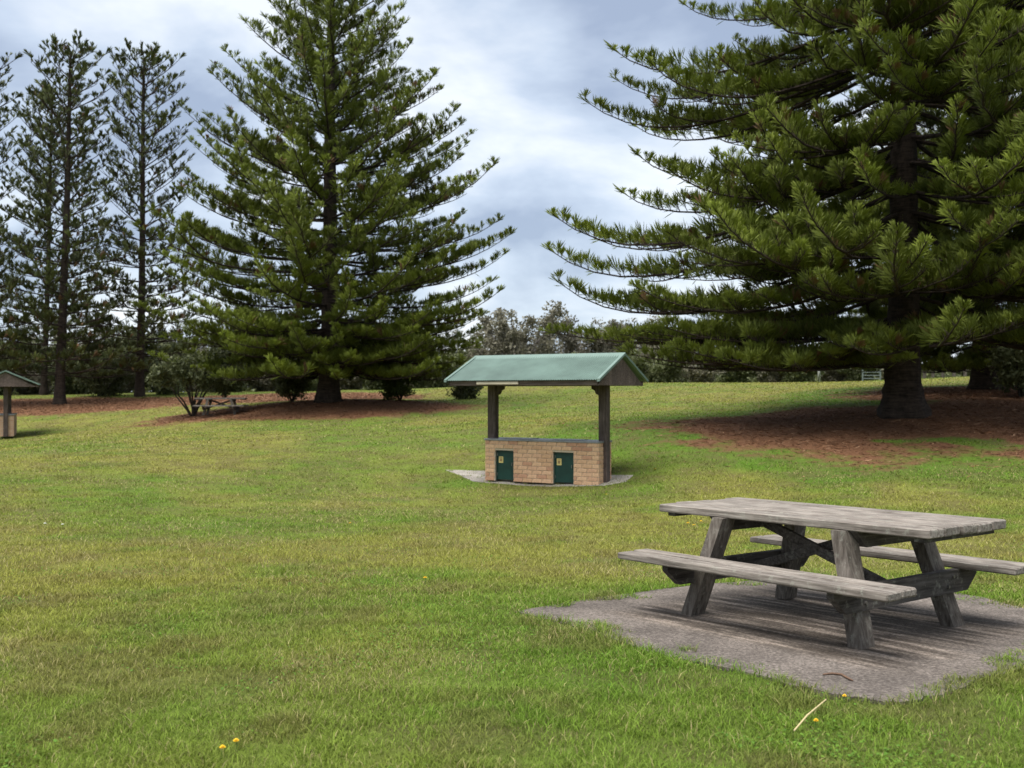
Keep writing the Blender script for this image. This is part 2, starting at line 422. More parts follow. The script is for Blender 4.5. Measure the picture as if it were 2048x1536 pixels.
def vcol_mat(name, rough=.85, trans=0.0, ground=False):
    m_, t, b = newmat(name)
    at_ = N(t, 'ShaderNodeAttribute', attribute_name='col')
    c = at_.outputs['Color']
    if ground:
        co = N(t, 'ShaderNodeTexCoord')
        li = N(t, 'ShaderNodeAttribute', attribute_name='litter')
        n0 = N(t, 'ShaderNodeTexNoise', {'Vector': co.outputs['Object'], 'Scale': 1.1, 'Detail': 8.0, 'Roughness': .68})
        n_ = N(t, 'ShaderNodeTexNoise', {'Vector': co.outputs['Object'], 'Scale': 22.0, 'Detail': 8.0, 'Roughness': .8})
        f = N(t, 'ShaderNodeMapRange', {'Value': n_.outputs['Fac'], 'From Min': .3, 'From Max': .7, 'To Min': .35, 'To Max': 1.5})
        c = mixc(t, 1.0, c, f.outputs[0], 'MULTIPLY')
        f0 = N(t, 'ShaderNodeMapRange', {'Value': n0.outputs['Fac'], 'From Min': .42, 'From Max': .58, 'To Min': 0, 'To Max': .6})
        c = mixc(t, f0.outputs[0], c, (.10, .075, .035))
        lc = ramp(t, n_.outputs['Fac'], [(.3, (.058, .029, .015)), (.5, (.15, .072, .036)), (.72, (.27, .145, .08))])
        s_ = N(t, 'ShaderNodeMath', {0: n0.outputs['Fac'], 1: .9, 2: -.45}, operation='MULTIPLY_ADD')
        s2_ = N(t, 'ShaderNodeMath', {0: s_.outputs[0], 1: li.outputs['Fac']}, operation='ADD')
        lf = N(t, 'ShaderNodeMapRange', {'Value': s2_.outputs[0], 'From Min': .40, 'From Max': .60, 'To Min': 0, 'To Max': 1})
        c = mixc(t, lf.outputs[0], c, lc)
        bump(t, b, n_.outputs['Fac'], .7, .05)
    t.links.new(c, b.inputs['Base Color']); b.inputs['Roughness'].default_value = rough; b.inputs['Specular IOR Level'].default_value = .15
    if trans:
        tr = N(t, 'ShaderNodeBsdfTranslucent', {'Color': c})
        mxs = N(t, 'ShaderNodeMixShader', {0: trans, 1: b.outputs[0], 2: tr.outputs[0]})
        t.links.new(mxs.outputs[0], t.nodes['Material Output'].inputs['Surface'])
    return m_
vcol_mat('lawn_ground', .95, 0, True)
vcol_mat('grass_blades', .6, .4)
vcol_mat('litter_strands', .85)

# ------------------------------------------------------------------ the places of the main things
TABLE = Vector((2.05, 6.69, 0.0)); TABLE_YAW = -0.91
P_RP = at(1805, 832, 27.0); P_MP = at(657, 803, 45.0); P_RP2 = at(1968, 778, 38.0)
SH_YAW = R(30.0)

# pad outline under the main table, from pixels on the ground
PAD_PIX = [(1028, 1228), (1110, 1214), (1200, 1198), (1290, 1186), (1400, 1172), (1520, 1163), (1640, 1160), (1760, 1166), (1860, 1178), (1960, 1198), (2060, 1222), (2160, 1262), (2180, 1300), (2060, 1336), (1985, 1356), (1925, 1380), (1870, 1398), (1790, 1410), (1700, 1400), (1620, 1384), (1540, 1362), (1450, 1340), (1360, 1322), (1270, 1300), (1190, 1268), (1100, 1244)]
PAD = [ground_at(*p) for p in PAD_PIX]
PADP = np.array([(p.x, p.y) for p in PAD])
def poly_sd(poly, x, y):
    """signed distance to polygon, negative inside"""
    x = np.asarray(x, float); y = np.asarray(y, float)
    d = np.full(x.shape, 1e9); ins = np.zeros(x.shape, bool); n = len(poly)
    for i in range(n):
        a = poly[i]; b = poly[(i + 1) % n]; e_ = b - a
        wx = x - a[0]; wy = y - a[1]
        tt = np.clip((wx * e_[0] + wy * e_[1]) / (e_ @ e_), 0, 1)
        d = np.minimum(d, np.hypot(wx - e_[0] * tt, wy - e_[1] * tt))
        c = ((a[1] > y) != (b[1] > y)) & (x < (b[0] - a[0]) * (y - a[1]) / (b[1] - a[1] + 1e-12) + a[0])
        ins ^= c
    return np.where(ins, -d, d)
SH_FRONT = at(1080, 960, 20.75)                     # middle of the brick front of the near shelter, at the ground
_ax = Vector((math.cos(-SH_YAW), math.sin(-SH_YAW), 0)); _ay = Vector((math.sin(SH_YAW), math.cos(SH_YAW), 0))
SHELTER = SH_FRONT + _ay * .31; SHELTER.z = gz(SHELTER.x, SHELTER.y)
def sh_local(c, yaw, pts):
    a = Vector((math.cos(-yaw), math.sin(-yaw), 0)); b_ = Vector((math.sin(yaw), math.cos(yaw), 0))
    return np.array([((c + a * x + b_ * y).x, (c + a * x + b_ * y).y) for x, y in pts])
SLAB = sh_local(SHELTER, SH_YAW, [(-2.2, .05), (-1.6, -.40), (.2, -.42), (1.5, -.36), (1.8, .0), (1.7, .6), (-1.9, .7), (-2.9, .45)])

# ------------------------------------------------------------------ where pine litter lies, what colour the lawn is
def litter(x, y):
    def ell(cx, cy, rx, ry, rot=0.0):
        c, s = math.cos(rot), math.sin(rot); u = (x - cx) * c + (y - cy) * s; v = -(x - cx) * s + (y - cy) * c
        return 1.5 - np.hypot(u / rx, v / ry)
    m_ = ell(P_RP.x + 1.6, P_RP.y - 1.2, 8.2, 5.9, .03)
    m_ = np.maximum(m_, ell(P_RP.x + 6.5, P_RP.y - 2.0, 7.0, 5.2))
    m_ = np.maximum(m_, ell(P_RP2.x + 2, P_RP2.y - 4, 8, 7.5))
    m_ = np.maximum(m_, ell(P_MP.x - .6, P_MP.y - 1.4, 6.8, 4.2))
    m_ = np.maximum(m_, ell(-27, 54, 13, 5.2))
    m_ = np.maximum(m_, ell(-12.5, 56, 7, 5.5))
    m_ = m_ + (fbm(x, y, 3.0, 5) - .5) * .55
    weed = sstep(.55, .72, fbm(x, y, 1.6, 9, 3)) * np.exp(-((y - 22.6) / 1.2) ** 2)
    return np.clip(m_ - .55 * weed, 0, 1.0)
C_GREEN = np.array((.180, .272, .036)); C_OLIVE = np.array((.295, .300, .062)); C_LUSH = np.array((.135, .25, .024)); C_STRAW = np.array((.46, .40, .18)); C_DIRT = np.array((.105, .07, .04))
def lawn_col(x, y):
    a = fbm(x, y, 3.5, 1)[..., None]; b = fbm(x, y, 1.1, 4)[..., None]; c = fbm(x, y, 8.0, 8, 3)[..., None]
    d = np.hypot(x, y)[..., None]
    ol = np.clip(sstep(.40, .62, .5 * a + .5 * c) + .22 * sstep(8, 28, d), 0, 1)
    col = C_GREEN * (1 - ol) + C_OLIVE * ol
    lush = sstep(.54, .72, b) * .6
    # fresh strip of grass round the rim of the pine litter and round the pad
    lit = litter(x, y)[..., None]
    rim = sstep(.0, .28, lit) * (x > 0)[..., None]
    padr = np.exp(-np.clip(poly_sd(PADP, x, y), 0, 9) / .25)[..., None] * .55
    lush = np.clip(lush + rim * .9 + padr, 0, 1)
    col = col * (1 - lush) + C_LUSH * lush
    return col

# ------------------------------------------------------------------ ground sheet
def build_ground():
    def axis(lo, hi, fine_lo, fine_hi, step, grow=1.13):
        a = list(np.arange(fine_lo, fine_hi + 1e-6, step)); s = step; v = fine_hi
        while v < hi: s *= grow; v += s; a.append(v)
        s = step; v = fine_lo
        while v > lo: s *= grow; v -= s; a.insert(0, v)
        return np.array(a)
    xs = axis(-900, 900, -14, 16, .3, 1.1); ys = axis(-300, 1500, -1, 36, .3, 1.06)
    X, Y = np.meshgrid(xs, ys); Z = hz(X, Y)
    inside = (poly_sd(PADP, X.ravel(), Y.ravel()).reshape(X.shape) < -.12)
    Z = Z - .03 * inside
    V = np.stack([X, Y, Z], -1).reshape(-1, 3)
    nx, ny = len(xs), len(ys)
    i, j = np.meshgrid(np.arange(nx - 1), np.arange(ny - 1)); a = (j * nx + i).ravel()
    Q = np.stack([a, a + 1, a + nx + 1, a + nx], 1)
    col = lawn_col(V[:, 0], V[:, 1]); lit = litter(V[:, 0], V[:, 1])
    me = mesh_np('ground', V, Q=Q, mats=[MATS['lawn_ground']], smooth=True, attrs={'col': col * .62, 'litter': lit})
    tag(link('ground', me), kind='structure')
build_ground()

# ------------------------------------------------------------------ concrete pads
def pad_mesh(name, poly, mat, top=.03, rnd=None, sub=5):
    pts = []
    n = len(poly)
    for i in range(n):
        a, b = poly[i], poly[(i + 1) % n]
        for k in range(sub):
            t_ = k / sub; p = a * (1 - t_) + b * t_
            nrm = np.array([(b - a)[1], -(b - a)[0]]); nrm = nrm / (np.linalg.norm(nrm) + 1e-9)
            pts.append(p + nrm * (rnd.rand() - .5) * .035)
    pts = np.array(pts); c = pts.mean(0)
    rings = [1.0, .985, .75, .5, .25]; V = []; 
    for r_ in rings:
        q = c + (pts - c) * r_; z = hz(q[:, 0], q[:, 1]) + (top if r_ < 1 else -.06)
        V.append(np.column_stack([q, z]))
    q = c + (pts - c) * 1.0; V.insert(1, np.column_stack([q, hz(q[:, 0], q[:, 1]) + top * .85]))
    m_ = len(pts); nr = len(V); V = np.concatenate(V + [np.array([[c[0], c[1], gz(*c) + top]])])
    Q = [(r_ * m_ + i, r_ * m_ + (i + 1) % m_, (r_ + 1) * m_ + (i + 1) % m_, (r_ + 1) * m_ + i) for r_ in range(nr - 1) for i in range(m_)]
    T = [((nr - 1) * m_ + i, (nr - 1) * m_ + (i + 1) % m_, nr * m_) for i in range(m_)]
    me = mesh_np(name, V, T=T, Q=Q, mats=[mat]); return me
rnd = np.random.RandomState(5)
m_pad = concrete_mat('table_pad_concrete', (.068, .055, .046), (.225, .193, .168), (TABLE_YAW, TABLE.x, TABLE.y))
m_slab = concrete_mat('slab_concrete', (.20, .178, .15), (.42, .385, .335))
if PADP[:, 0].size and np.sum(PADP[:, 0] * np.roll(PADP[:, 1], -1) - np.roll(PADP[:, 0], -1) * PADP[:, 1]) < 0: PADC = PADP[::-1]
else: PADC = PADP
tag(link('concrete_pad', pad_mesh('concrete_pad', PADC, m_pad, .015, rnd)), kind='structure')
tag(link('concrete_slab', pad_mesh('concrete_slab', SLAB, m_slab, .006, rnd, 6)), kind='structure')

# ------------------------------------------------------------------ picnic table
def make_table(mt, ml, md, detail=True):
    t = thing('picnic_table', None, None)
    rn = random.Random(4)
    def piece(name, c, d, mat, M=None, bev=.008, jit=.0025):
        mb = MB(); mb.box((0, 0, 0), d, None, bev, jit, rn)
        o = mb.build(name, mat, t); o.location = c
        if M is not None: o.rotation_euler = M.to_euler()
        return o
    W = .88; npl = 5; pw = W / npl
    for i in range(npl):
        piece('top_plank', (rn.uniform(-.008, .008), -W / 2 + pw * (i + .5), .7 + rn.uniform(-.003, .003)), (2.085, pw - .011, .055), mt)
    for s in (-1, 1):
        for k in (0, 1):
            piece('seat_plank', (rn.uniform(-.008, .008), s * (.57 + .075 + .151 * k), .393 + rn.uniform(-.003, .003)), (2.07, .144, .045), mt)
    for s in (-1, 1):
        x = s * .655
        # leg: splayed from the ground up to the cleat
        for k in (-1, 1):
            a = Vector((x, k * .515, 0.0)); b = Vector((x - s * .19, k * .405, .672))
            dv = b - a; L = dv.length; ang = math.atan2(dv.y, dv.z)
            poly = []
            hw = .068 / math.cos(ang)
            mb = MB(); hx = .046
            lo_ = [(-hx, -hw, 0), (hx, -hw, 0), (hx, hw, 0), (-hx, hw, 0)]
            mb.add(lo_ + [(px_ + dv.x, py_ + dv.y, dv.z) for px_, py_, _z in lo_], [(3, 2, 1, 0), (4, 5, 6, 7), (0, 1, 5, 4), (1, 2, 6, 5), (2, 3, 7, 6), (3, 0, 4, 7)])
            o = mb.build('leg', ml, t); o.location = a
        # cleat under the top, ends cut back
        mb = MB(); h = .43
        mb.prism([(0, -h, 0), (0, h, 0), (0, h - .10, -.10), (0, -h + .10, -.10)], (.05, 0, 0))
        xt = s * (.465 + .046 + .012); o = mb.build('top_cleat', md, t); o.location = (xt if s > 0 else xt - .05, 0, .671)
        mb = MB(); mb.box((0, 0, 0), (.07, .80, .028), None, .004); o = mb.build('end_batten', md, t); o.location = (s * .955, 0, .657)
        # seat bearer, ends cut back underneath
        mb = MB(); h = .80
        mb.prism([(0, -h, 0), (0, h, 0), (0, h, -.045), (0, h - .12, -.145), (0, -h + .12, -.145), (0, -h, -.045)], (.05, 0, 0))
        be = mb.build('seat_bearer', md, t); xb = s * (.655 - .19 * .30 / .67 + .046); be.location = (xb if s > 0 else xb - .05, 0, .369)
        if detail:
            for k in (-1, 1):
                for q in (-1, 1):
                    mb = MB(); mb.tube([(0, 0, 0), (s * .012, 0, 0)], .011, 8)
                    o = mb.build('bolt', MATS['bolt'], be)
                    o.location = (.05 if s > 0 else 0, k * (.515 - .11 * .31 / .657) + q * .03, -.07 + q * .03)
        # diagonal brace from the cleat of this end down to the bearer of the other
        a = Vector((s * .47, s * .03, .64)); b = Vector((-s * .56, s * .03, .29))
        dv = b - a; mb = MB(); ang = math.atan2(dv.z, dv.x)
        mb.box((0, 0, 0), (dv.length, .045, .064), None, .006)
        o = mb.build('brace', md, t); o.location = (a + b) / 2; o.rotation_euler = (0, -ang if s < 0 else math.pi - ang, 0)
    return t
tb = make_table(MATS['timber_top'], MATS['timber_leg'], MATS['timber_dark'])
tb.name = 'picnic_table'
tb.location = (TABLE.x, TABLE.y, gz(TABLE.x, TABLE.y) + .008)
tb.rotation_euler = (R(-.9), R(-1.0), TABLE_YAW)
tag(tb, 'weathered grey timber picnic table with bench seats standing on a concrete pad', 'picnic table')

def copy_tree(o, parent=None):
    c = o.copy(); COL.objects.link(c); c.parent = parent
    for ch in list(o.children): copy_tree(ch, c)
    return c
t2 = copy_tree(tb)
p = at(442, 822, 42.6); t2.location = (p.x, p.y, gz(p.x, p.y)); t2.rotation_euler = (0, 0, R(8))
tag(t2, 'small distant picnic table on pine litter under the shrubby branches', 'picnic table')

# ------------------------------------------------------------------ barbecue shelter
BR_L, BR_H, BR_D = .23, .076, .11
brick_meshes = {}
def brick_mesh(l, h, d):
    k = (round(l, 3), round(h, 3), round(d, 3))
    if k not in brick_meshes:
        mb = MB(); mb.box((0, 0, 0), (l, d, h), None, .004); brick_meshes[k] = mb.mesh('brick', MATS['brick'])
    return brick_meshes[k]
def make_shelter(bricks=True):
    t = thing('barbecue_shelter', None, None)
    rn = random.Random(11)
    W2, D2, H = 1.34, .31, .86            # half width, half depth, height of the brick bench
    Dx = [(-1.09, -.64), (.30, .77)]       # door openings along x
    DH = .65
    core = MB()
    # core of the bench with the two recesses left open at the front
    i_ = .012
    xs = [-W2 + i_, Dx[0][0], Dx[0][1], Dx[1][0], Dx[1][1], W2 - i_]
    for a, b in ((xs[0], xs[1]), (xs[2], xs[3]), (xs[4], xs[5])):
        core.box(((a + b) / 2, 0, H / 2 - .01), (b - a, 2 * D2 - 2 * i_, H - .02))
    for a, b in ((xs[1], xs[2]), (xs[3], xs[4])):
        core.box(((a + b) / 2, .09, H / 2 - .011), (b - a + .004, 2 * D2 - 2 * i_ - .18, H - .022))
        core.box(((a + b) / 2, -.21, (H + DH) / 2 - .01), (b - a + .004, .18, H - DH - .024))
    bench = core.build('brick_bench', MATS['mortar'] if bricks else MATS['far_brick'], t)
    if bricks:
        ch = H / 10; g = .01
        for c in range(10):
            z = c * ch + ch / 2
            # front and back rows
            for side in (-1, 1):
                x = -W2; first = True
                while x < W2 - .02:
                    l = BR_L if not (first and c % 2) else BR_L / 2
                    first = False
                    x1 = min(x + l, W2)
                    segs = [(x, x1)]
                    if side < 0 and z < DH:
                        for a, b in Dx:
                            ns = []
                            for p0, p1 in segs:
                                if p1 <= a or p0 >= b: ns.append((p0, p1)); continue
                                if p0 < a: ns.append((p0, a))
                                if p1 > b: ns.append((b, p1))
                            segs = ns
                    for p0, p1 in segs:
                        if p1 - p0 < .03: continue
                        l_ = round((p1 - p0 - g) / .01) * .01
                        o = link('brick', brick_mesh(l_, BR_H, BR_D), bench, ((p0 + p1) / 2, side * (D2 - BR_D / 2 + rn.uniform(-.002, .002)), z))
                    x += l + 0.0
            # ends
            for side in (-1, 1):
                yy = -D2 + BR_D + .005; e_ = D2 - BR_D - .005
                cuts = [yy, yy + (.115 if c % 2 else .2), e_] if True else []
                for p0, p1 in zip(cuts[:-1], cuts[1:]):
                    l_ = round((p1 - p0 - g) / .01) * .01
                    link('brick', brick_mesh(l_, BR_H, BR_D), bench, (side * (W2 - BR_D / 2 + rn.uniform(-.002, .002)), (p0 + p1) / 2, z), (0, 0, math.pi / 2))
    # counter top
    mb = MB(); mb.box((0, 0, H + .016), (2 * W2 + .03, 2 * D2 + .03, .04), None, .006)
    ct = mb.build('counter_top', MATS['counter_top'], t)
    for x in (-.62, .55):
        mb = MB(); mb.box((x, 0, H + .040), (.62, .46, .012), None, .003); mb.build('hotplate', MATS['handle_metal'], ct)
    # doors
    for a, b in Dx:
        mb = MB(); mb.box(((a + b) / 2, -D2 + .075, DH / 2 + .012), (b - a - .012, .022, DH - .03), None, .004)
        d = mb.build('door', MATS['door_green'], t)
        mb = MB()
        for x0 in (a + .012, b - .012): mb.box((x0, -D2 + .068, DH / 2), (.022, .03, DH - .012))
        mb.box(((a + b) / 2, -D2 + .068, DH - .014), (b - a - .05, .03, .022))
        mb.build('door_frame', MATS['door_green'], d)
        mb = MB(); mb.box((a + .115, -D2 + .062, DH - .20), (.105, .004, .135)); st = mb.build('sticker', MATS['sticker'], d)
        mb = MB(); mb.box((a + .115, -D2 + .058, DH - .205), (.05, .003, .06)); mb.box((a + .115, -D2 + .058, DH - .155), (.07, .003, .012)); mb.build('sticker_mark', MATS['sticker_mark'], st)
        mb = MB(); mb.box((b - .06, -D2 + .055, .36), (.02, .03, .07), None, .004); mb.build('handle', MATS['handle_metal'], d)
        for zz in (.14, .56):
            mb = MB(); mb.tube([(a + .03, -D2 + .058, zz - .03), (a + .03, -D2 + .058, zz + .03)], .008, 6); mb.build('hinge', MATS['handle_metal'], d)
    # posts at the two ends of the bench
    EH = 2.02; RH = 2.60; DH2 = 1.15; L2 = 1.72
    for s in (-1, 1):
        mb = MB(); x = s * (W2 - .02)
        mb.box((x, 0, (EH + .02) / 2), (.19, .17, EH + .04), None, .012)
        po = mb.build('post', MATS['shelter_timber'], t)
        mb = MB()
        mb.prism([(x - s * .09, -.045, EH), (x - s * .27, -.045, EH), (x - s * .27, -.045, EH - .07), (x - s * .20, -.045, EH - .10), (x - s * .17, -.045, EH - .17), (x - s * .11, -.045, EH - .20), (x - s * .07, -.045, EH - .29)][::s], (0, .09, 0))
        mb.build('bracket', MATS['shelter_timber'], po)
    # beam over the posts, tie beams across, fascias, rafters
    mb = MB(); mb.box((0, 0, EH + .07), (2 * L2 - .12, .09, .14), None, .006); mb.build('beam', MATS['shelter_timber'], t)
    for s in (-1, 1):
        mb = MB(); mb.box((s * (W2 - .02), 0, EH + .055), (.07, 2 * DH2 - .1, .11), None, .005); mb.build('tie_beam', MATS['shelter_timber'], t)
    for s in (-1, 1):
        mb = MB(); mb.box((0, s * (DH2 - .02), EH + .045), (2 * L2 - .05, .03, .095), None, .003)
        fa = mb.build('fascia', MATS['fascia_timber'], t)
        if s < 0:
            mb = MB(); mb.box((-.52, -DH2 - .02, EH + .05), (.98, .03, .058), None, .004); mb.build('batten', MATS['cream'], fa)
    # gable ends of vertical boards
    slope = (RH - EH) / DH2
    for s in (-1, 1):
        n = 17; bw = 2 * DH2 / n
        g_ = None
        mbk = MB(); mbk.prism([(s * (L2 - .05), -DH2 + .04, EH + .012), (s * (L2 - .05), DH2 - .04, EH + .012), (s * (L2 - .05), 0, RH - .03)], (s * .012, 0, 0))
        gb = mbk.build('gable', MATS['shelter_timber'], t)
        for i in range(n):
            y0 = -DH2 + bw * i + .003; y1 = y0 + bw - .006
            f = lambda y: EH + .02 + (DH2 - abs(y)) * slope - .03
            z0 = EH - .002
            poly = [(s * (L2 - .036), y0, z0), (s * (L2 - .036), y1, z0), (s * (L2 - .036), y1, max(z0 + .01, f(y1)))]
            if y0 < 0 < y1: poly.append((s * (L2 - .036), 0, f(0)))
            poly.append((s * (L2 - .036), y0, max(z0 + .01, f(y0))))
            mb = MB(); mb.prism(poly, (s * .018, 0, 0)); mb.build('gable_board', MATS['fascia_timber'], gb)
    # sheet roof, two slopes of fine ribbed metal, ridge cap and barge trims
    ro = None
    for s in (-1, 1):
        nx = 136; xs_ = np.linspace(-L2 - .03, L2 + .03, nx)
        prof = .009 * np.cos(np.arange(nx) * math.pi)
        V = []
        eave = np.array((s * (DH2 + .07), EH + .105)); rg = np.array((s * .0, RH + .06))
        nrm = np.array((rg[1] - eave[1], -(rg[0] - eave[0]))); nrm = nrm / np.linalg.norm(nrm) * (1 if (rg[1] - eave[1]) * s > 0 else 1)
        if nrm[1] < 0: nrm = -nrm
        for off in (0.0, -.004):
            for k in range(2):
                pt = eave if k == 0 else rg
                V.append(np.column_stack([xs_, pt[0] + nrm[0] * (prof + off), pt[1] + nrm[1] * (prof + off)]))
        V = np.concatenate(V); i = np.arange(nx - 1)
        Q = np.concatenate([np.stack([i, i + 1, nx + i + 1, nx + i], 1), np.stack([2 * nx + i, 3 * nx + i, 3 * nx + i + 1, 2 * nx + i + 1], 1), np.stack([i, 2 * nx + i, 2 * nx + i + 1, i + 1], 1)])
        link('roof_sheet', mesh_np('roof_sheet', V, Q=Q, mats=[MATS['roof_green']]), t)
        for e2 in (-1, 1):
            mb = MB(); x = e2 * (L2 + .035)
            pts = [(x - .03, eave[0], eave[1] - .035), (x - .03, rg[0], rg[1] - .035), (x - .03, rg[0], rg[1] + .018), (x - .03, eave[0], eave[1] + .018)]
            mb.prism(pts, (.06, 0, 0)); mb.build('barge_trim', MATS['roof_trim'], t)
    mb = MB()
    mb.prism([(-L2 - .068, -.16, RH - .02), (-L2 - .068, 0, RH + .085), (-L2 - .068, .16, RH - .02), (-L2 - .068, 0, RH + .068)], (2 * L2 + .136, 0, 0))
    mb.build('ridge_cap', MATS['roof_trim'], t)
    return t
s1 = make_shelter(True)
s1.location = (SHELTER.x, SHELTER.y, SHELTER.z); s1.rotation_euler = (0, 0, -SH_YAW)
tag(s1, 'barbecue shelter with green metal gable roof over a brick bench with two green doors', 'shelter')
s2 = make_shelter(False)
p = at(11, 873, 40.5); s2.location = (p.x - .58, p.y + 1.3, p.z); s2.rotation_euler = (0, 0, -R(66))
tag(s2, 'far barbecue shelter cut by the frame, with its boarded gable end and plain brick bench', 'shelter')

# ------------------------------------------------------------------ Norfolk pines
def ropes(base, dirs, length, rad):
    """thin three sided spindles: the cord like leafy branchlets"""
    n = len(base); d = dirs / np.linalg.norm(dirs, axis=1, keepdims=True)
    h = np.where(np.abs(d[:, 2:3]) < .9, np.array([[0, 0, 1.0]]), np.array([[1.0, 0, 0]]))
    u = np.cross(d, h); u /= np.linalg.norm(u, axis=1, keepdims=True); w = np.cross(d, u)
    L = length[:, None]; r = rad[:, None]; mid = base + d * L * .68
    V = np.empty((n, 5, 3)); V[:, 0] = base; V[:, 4] = base + d * L
    for k in range(3): V[:, 1 + k] = mid + (u * math.cos(2.0944 * k) + w * math.sin(2.0944 * k)) * r
    T = np.array([(0, 2, 1), (0, 3, 2), (0, 1, 3), (4, 1, 2), (4, 2, 3), (4, 3, 1)])
    return V.reshape(-1, 3), (T[None] + (np.arange(n) * 5)[:, None, None]).reshape(-1, 3)
def np_tube(pts, rad, n=5):
    pts = np.asarray(pts, float); m_ = len(pts)
    tg = np.gradient(pts, axis=0); tg /= np.linalg.norm(tg, axis=1, keepdims=True)
    h = np.array([0, 0, 1.0]) if abs(tg[0][2]) < .9 else np.array([0, 1.0, 0])
    u = np.cross(tg, h); u /= np.linalg.norm(u, axis=1, keepdims=True); w = np.cross(tg, u)
    a = np.arange(n) * 2 * math.pi / n
    V = pts[:, None] + (u[:, None] * np.cos(a)[None, :, None] + w[:, None] * np.sin(a)[None, :, None]) * np.asarray(rad)[:, None, None]
    i, k = np.meshgrid(np.arange(m_ - 1), np.arange(n), indexing='ij'); k2 = (k + 1) % n
    Q = np.stack([i * n + k, i * n + k2, (i + 1) * n + k2, (i + 1) * n + k], -1).reshape(-1, 4)
    return V.reshape(-1, 3), Q
def curve_slopes(L, s0, s1, p, n, wob, rs):
    t_ = np.linspace(0, 1, n); s = R(s0) + (R(s1) - R(s0)) * t_ ** p
    ds = L / (n - 1); x = np.concatenate([[0], np.cumsum(np.cos(s[:-1]) * ds)]); z = np.concatenate([[0], np.cumsum(np.sin(s[:-1]) * ds)])
    y = np.cumsum(rs.randn(n)) * wob * ds * .25; y -= y[0]
    return np.column_stack([x, y, z])
def branch_mesh(name, L, s0, s1, p, seed, mat, tuft=.55, step=.13, inner=.15, forks=0, dens=9, bare=0.0, rope=.2, rrad=.016, upright=.75, spread=.24):
    rs = np.random.RandomState(seed)
    VW, QW, RB, RD, RL, RR, AG = [], [], [], [], [], [], []
    nv = 0
    def add_wood(pts, r0, r1, n=5):
        nonlocal nv
        V, Q = np_tube(pts, np.linspace(r0, r1, len(pts)), n); VW.append(V); QW.append(Q + nv); nv += len(V)
    def dress(cv, Lc, t0, tuftl, tip=True):
        m_ = max(3, int(Lc * (1 - t0) / step))
        for i in range(m_):
            t_ = t0 + (1 - t0) * (i + rs.rand() * .8) / m_
            f = t_ * (len(cv) - 1); a = min(int(f), len(cv) - 2); q = cv[a] * (1 - (f - a)) + cv[a + 1] * (f - a)
            tg = cv[a + 1] - cv[a]; tg /= np.linalg.norm(tg)
            lat = np.cross(tg, (0, 0, 1.0)); lat /= np.linalg.norm(lat) + 1e-9
            upv = np.cross(lat, tg)
            if rs.rand() < bare * (1 - t_): continue
            for sd in (-1, 1):
                if rs.rand() < .12: continue
                up = upright * rs.uniform(.6, 1.35)
                d0 = tg * rs.uniform(.35, .8) + lat * sd * rs.uniform(.35, 1.0) + upv * up
                d0 /= np.linalg.norm(d0)
                l = tuftl * rs.uniform(.6, 1.25) * (1.0 - .45 * max(0, (t_ - .75) / .25)) * (.65 + .35 * min(1, t_ / .35))
                # a short stalk that bends up and ends in a fan of leafy cords
                bend = np.array([0, 0, 1.0]) * .30 * l
                sp = np.linspace(0, 1, 4)[:, None]; ax = q + d0 * l * .55 * sp + bend * .3 * sp ** 2
                add_wood(ax, .011, .007, 3)
                nr = max(3, int(dens * rs.uniform(.7, 1.3)))
                s_ = .15 + .30 * rs.rand(nr)
                b = q + d0 * l * s_[:, None] + bend * (s_ ** 2)[:, None]
                dd = d0 + bend / l * .9 + rs.randn(nr, 3) * spread
                RB.append(b); RD.append(dd); RL.append(np.minimum(l * (1.15 - s_) * rs.uniform(.8, 1.15, nr), rope * 2.2)); RR.append(rrad * rs.uniform(.75, 1.25, nr))
                AG.append(np.clip(.1 + .5 * rs.rand() + .25 * rs.rand(nr) + .2 * (t_ > .8), 0, 1) if rs.rand() > .03 else np.full(nr, 2.0))
    cv = curve_slopes(L, s0, s1, p, 15, .35, rs)
    add_wood(cv, .022 + .0052 * L, .010, 6)
    dress(cv, L, inner, tuft)
    # leafy brush at the tip
    nr = 20; tg = cv[-1] - cv[-2]; tg /= np.linalg.norm(tg); s_ = rs.rand(nr)
    RB.append(cv[-1] - tg * .35 * s_[:, None]); RD.append(tg + rs.randn(nr, 3) * .22 + np.array([0, 0, .15])); RL.append(rope * 1.2 * rs.uniform(.8, 1.3, nr)); RR.append(rrad * np.ones(nr)); AG.append(.3 + .6 * rs.rand(nr))
    for j in range(forks):
        t_ = rs.uniform(.18, .7); f = t_ * 14; a = int(f); q = cv[a]; tg = cv[a + 1] - cv[a]; tg /= np.linalg.norm(tg)
        yaw = (-1) ** j * R(rs.uniform(25, 48)); Lf = L * (1 - t_) * rs.uniform(.45, .8)
        sl = math.degrees(math.asin(np.clip(tg[2], -1, 1)))
        fv = curve_slopes(Lf, sl, max(s1, sl + 15) - 5, 1.6, 9, .35, rs)
        h = math.atan2(tg[1], tg[0]) + yaw; M = np.array([[math.cos(h), -math.sin(h), 0], [math.sin(h), math.cos(h), 0], [0, 0, 1]])
        fv = fv @ M.T + q
        add_wood(fv, .018 + .005 * Lf, .008, 5); dress(fv, Lf, .1, tuft * .85)
    RB = np.concatenate(RB); AGc = np.concatenate(AG)
    V2, T2 = ropes(RB, np.concatenate(RD), np.concatenate(RL), np.concatenate(RR))
    VWc = np.concatenate(VW); V = np.concatenate([VWc, V2])
    age = np.concatenate([np.zeros(len(VWc)), np.repeat(AGc, 5)])
    return mesh_np(name, V, T=T2 + len(VWc), Q=np.concatenate(QW), mats=[MATS['pine_bark'], mat], mat_t=1, mat_q=0, attrs={'age': age}), cv[-1]
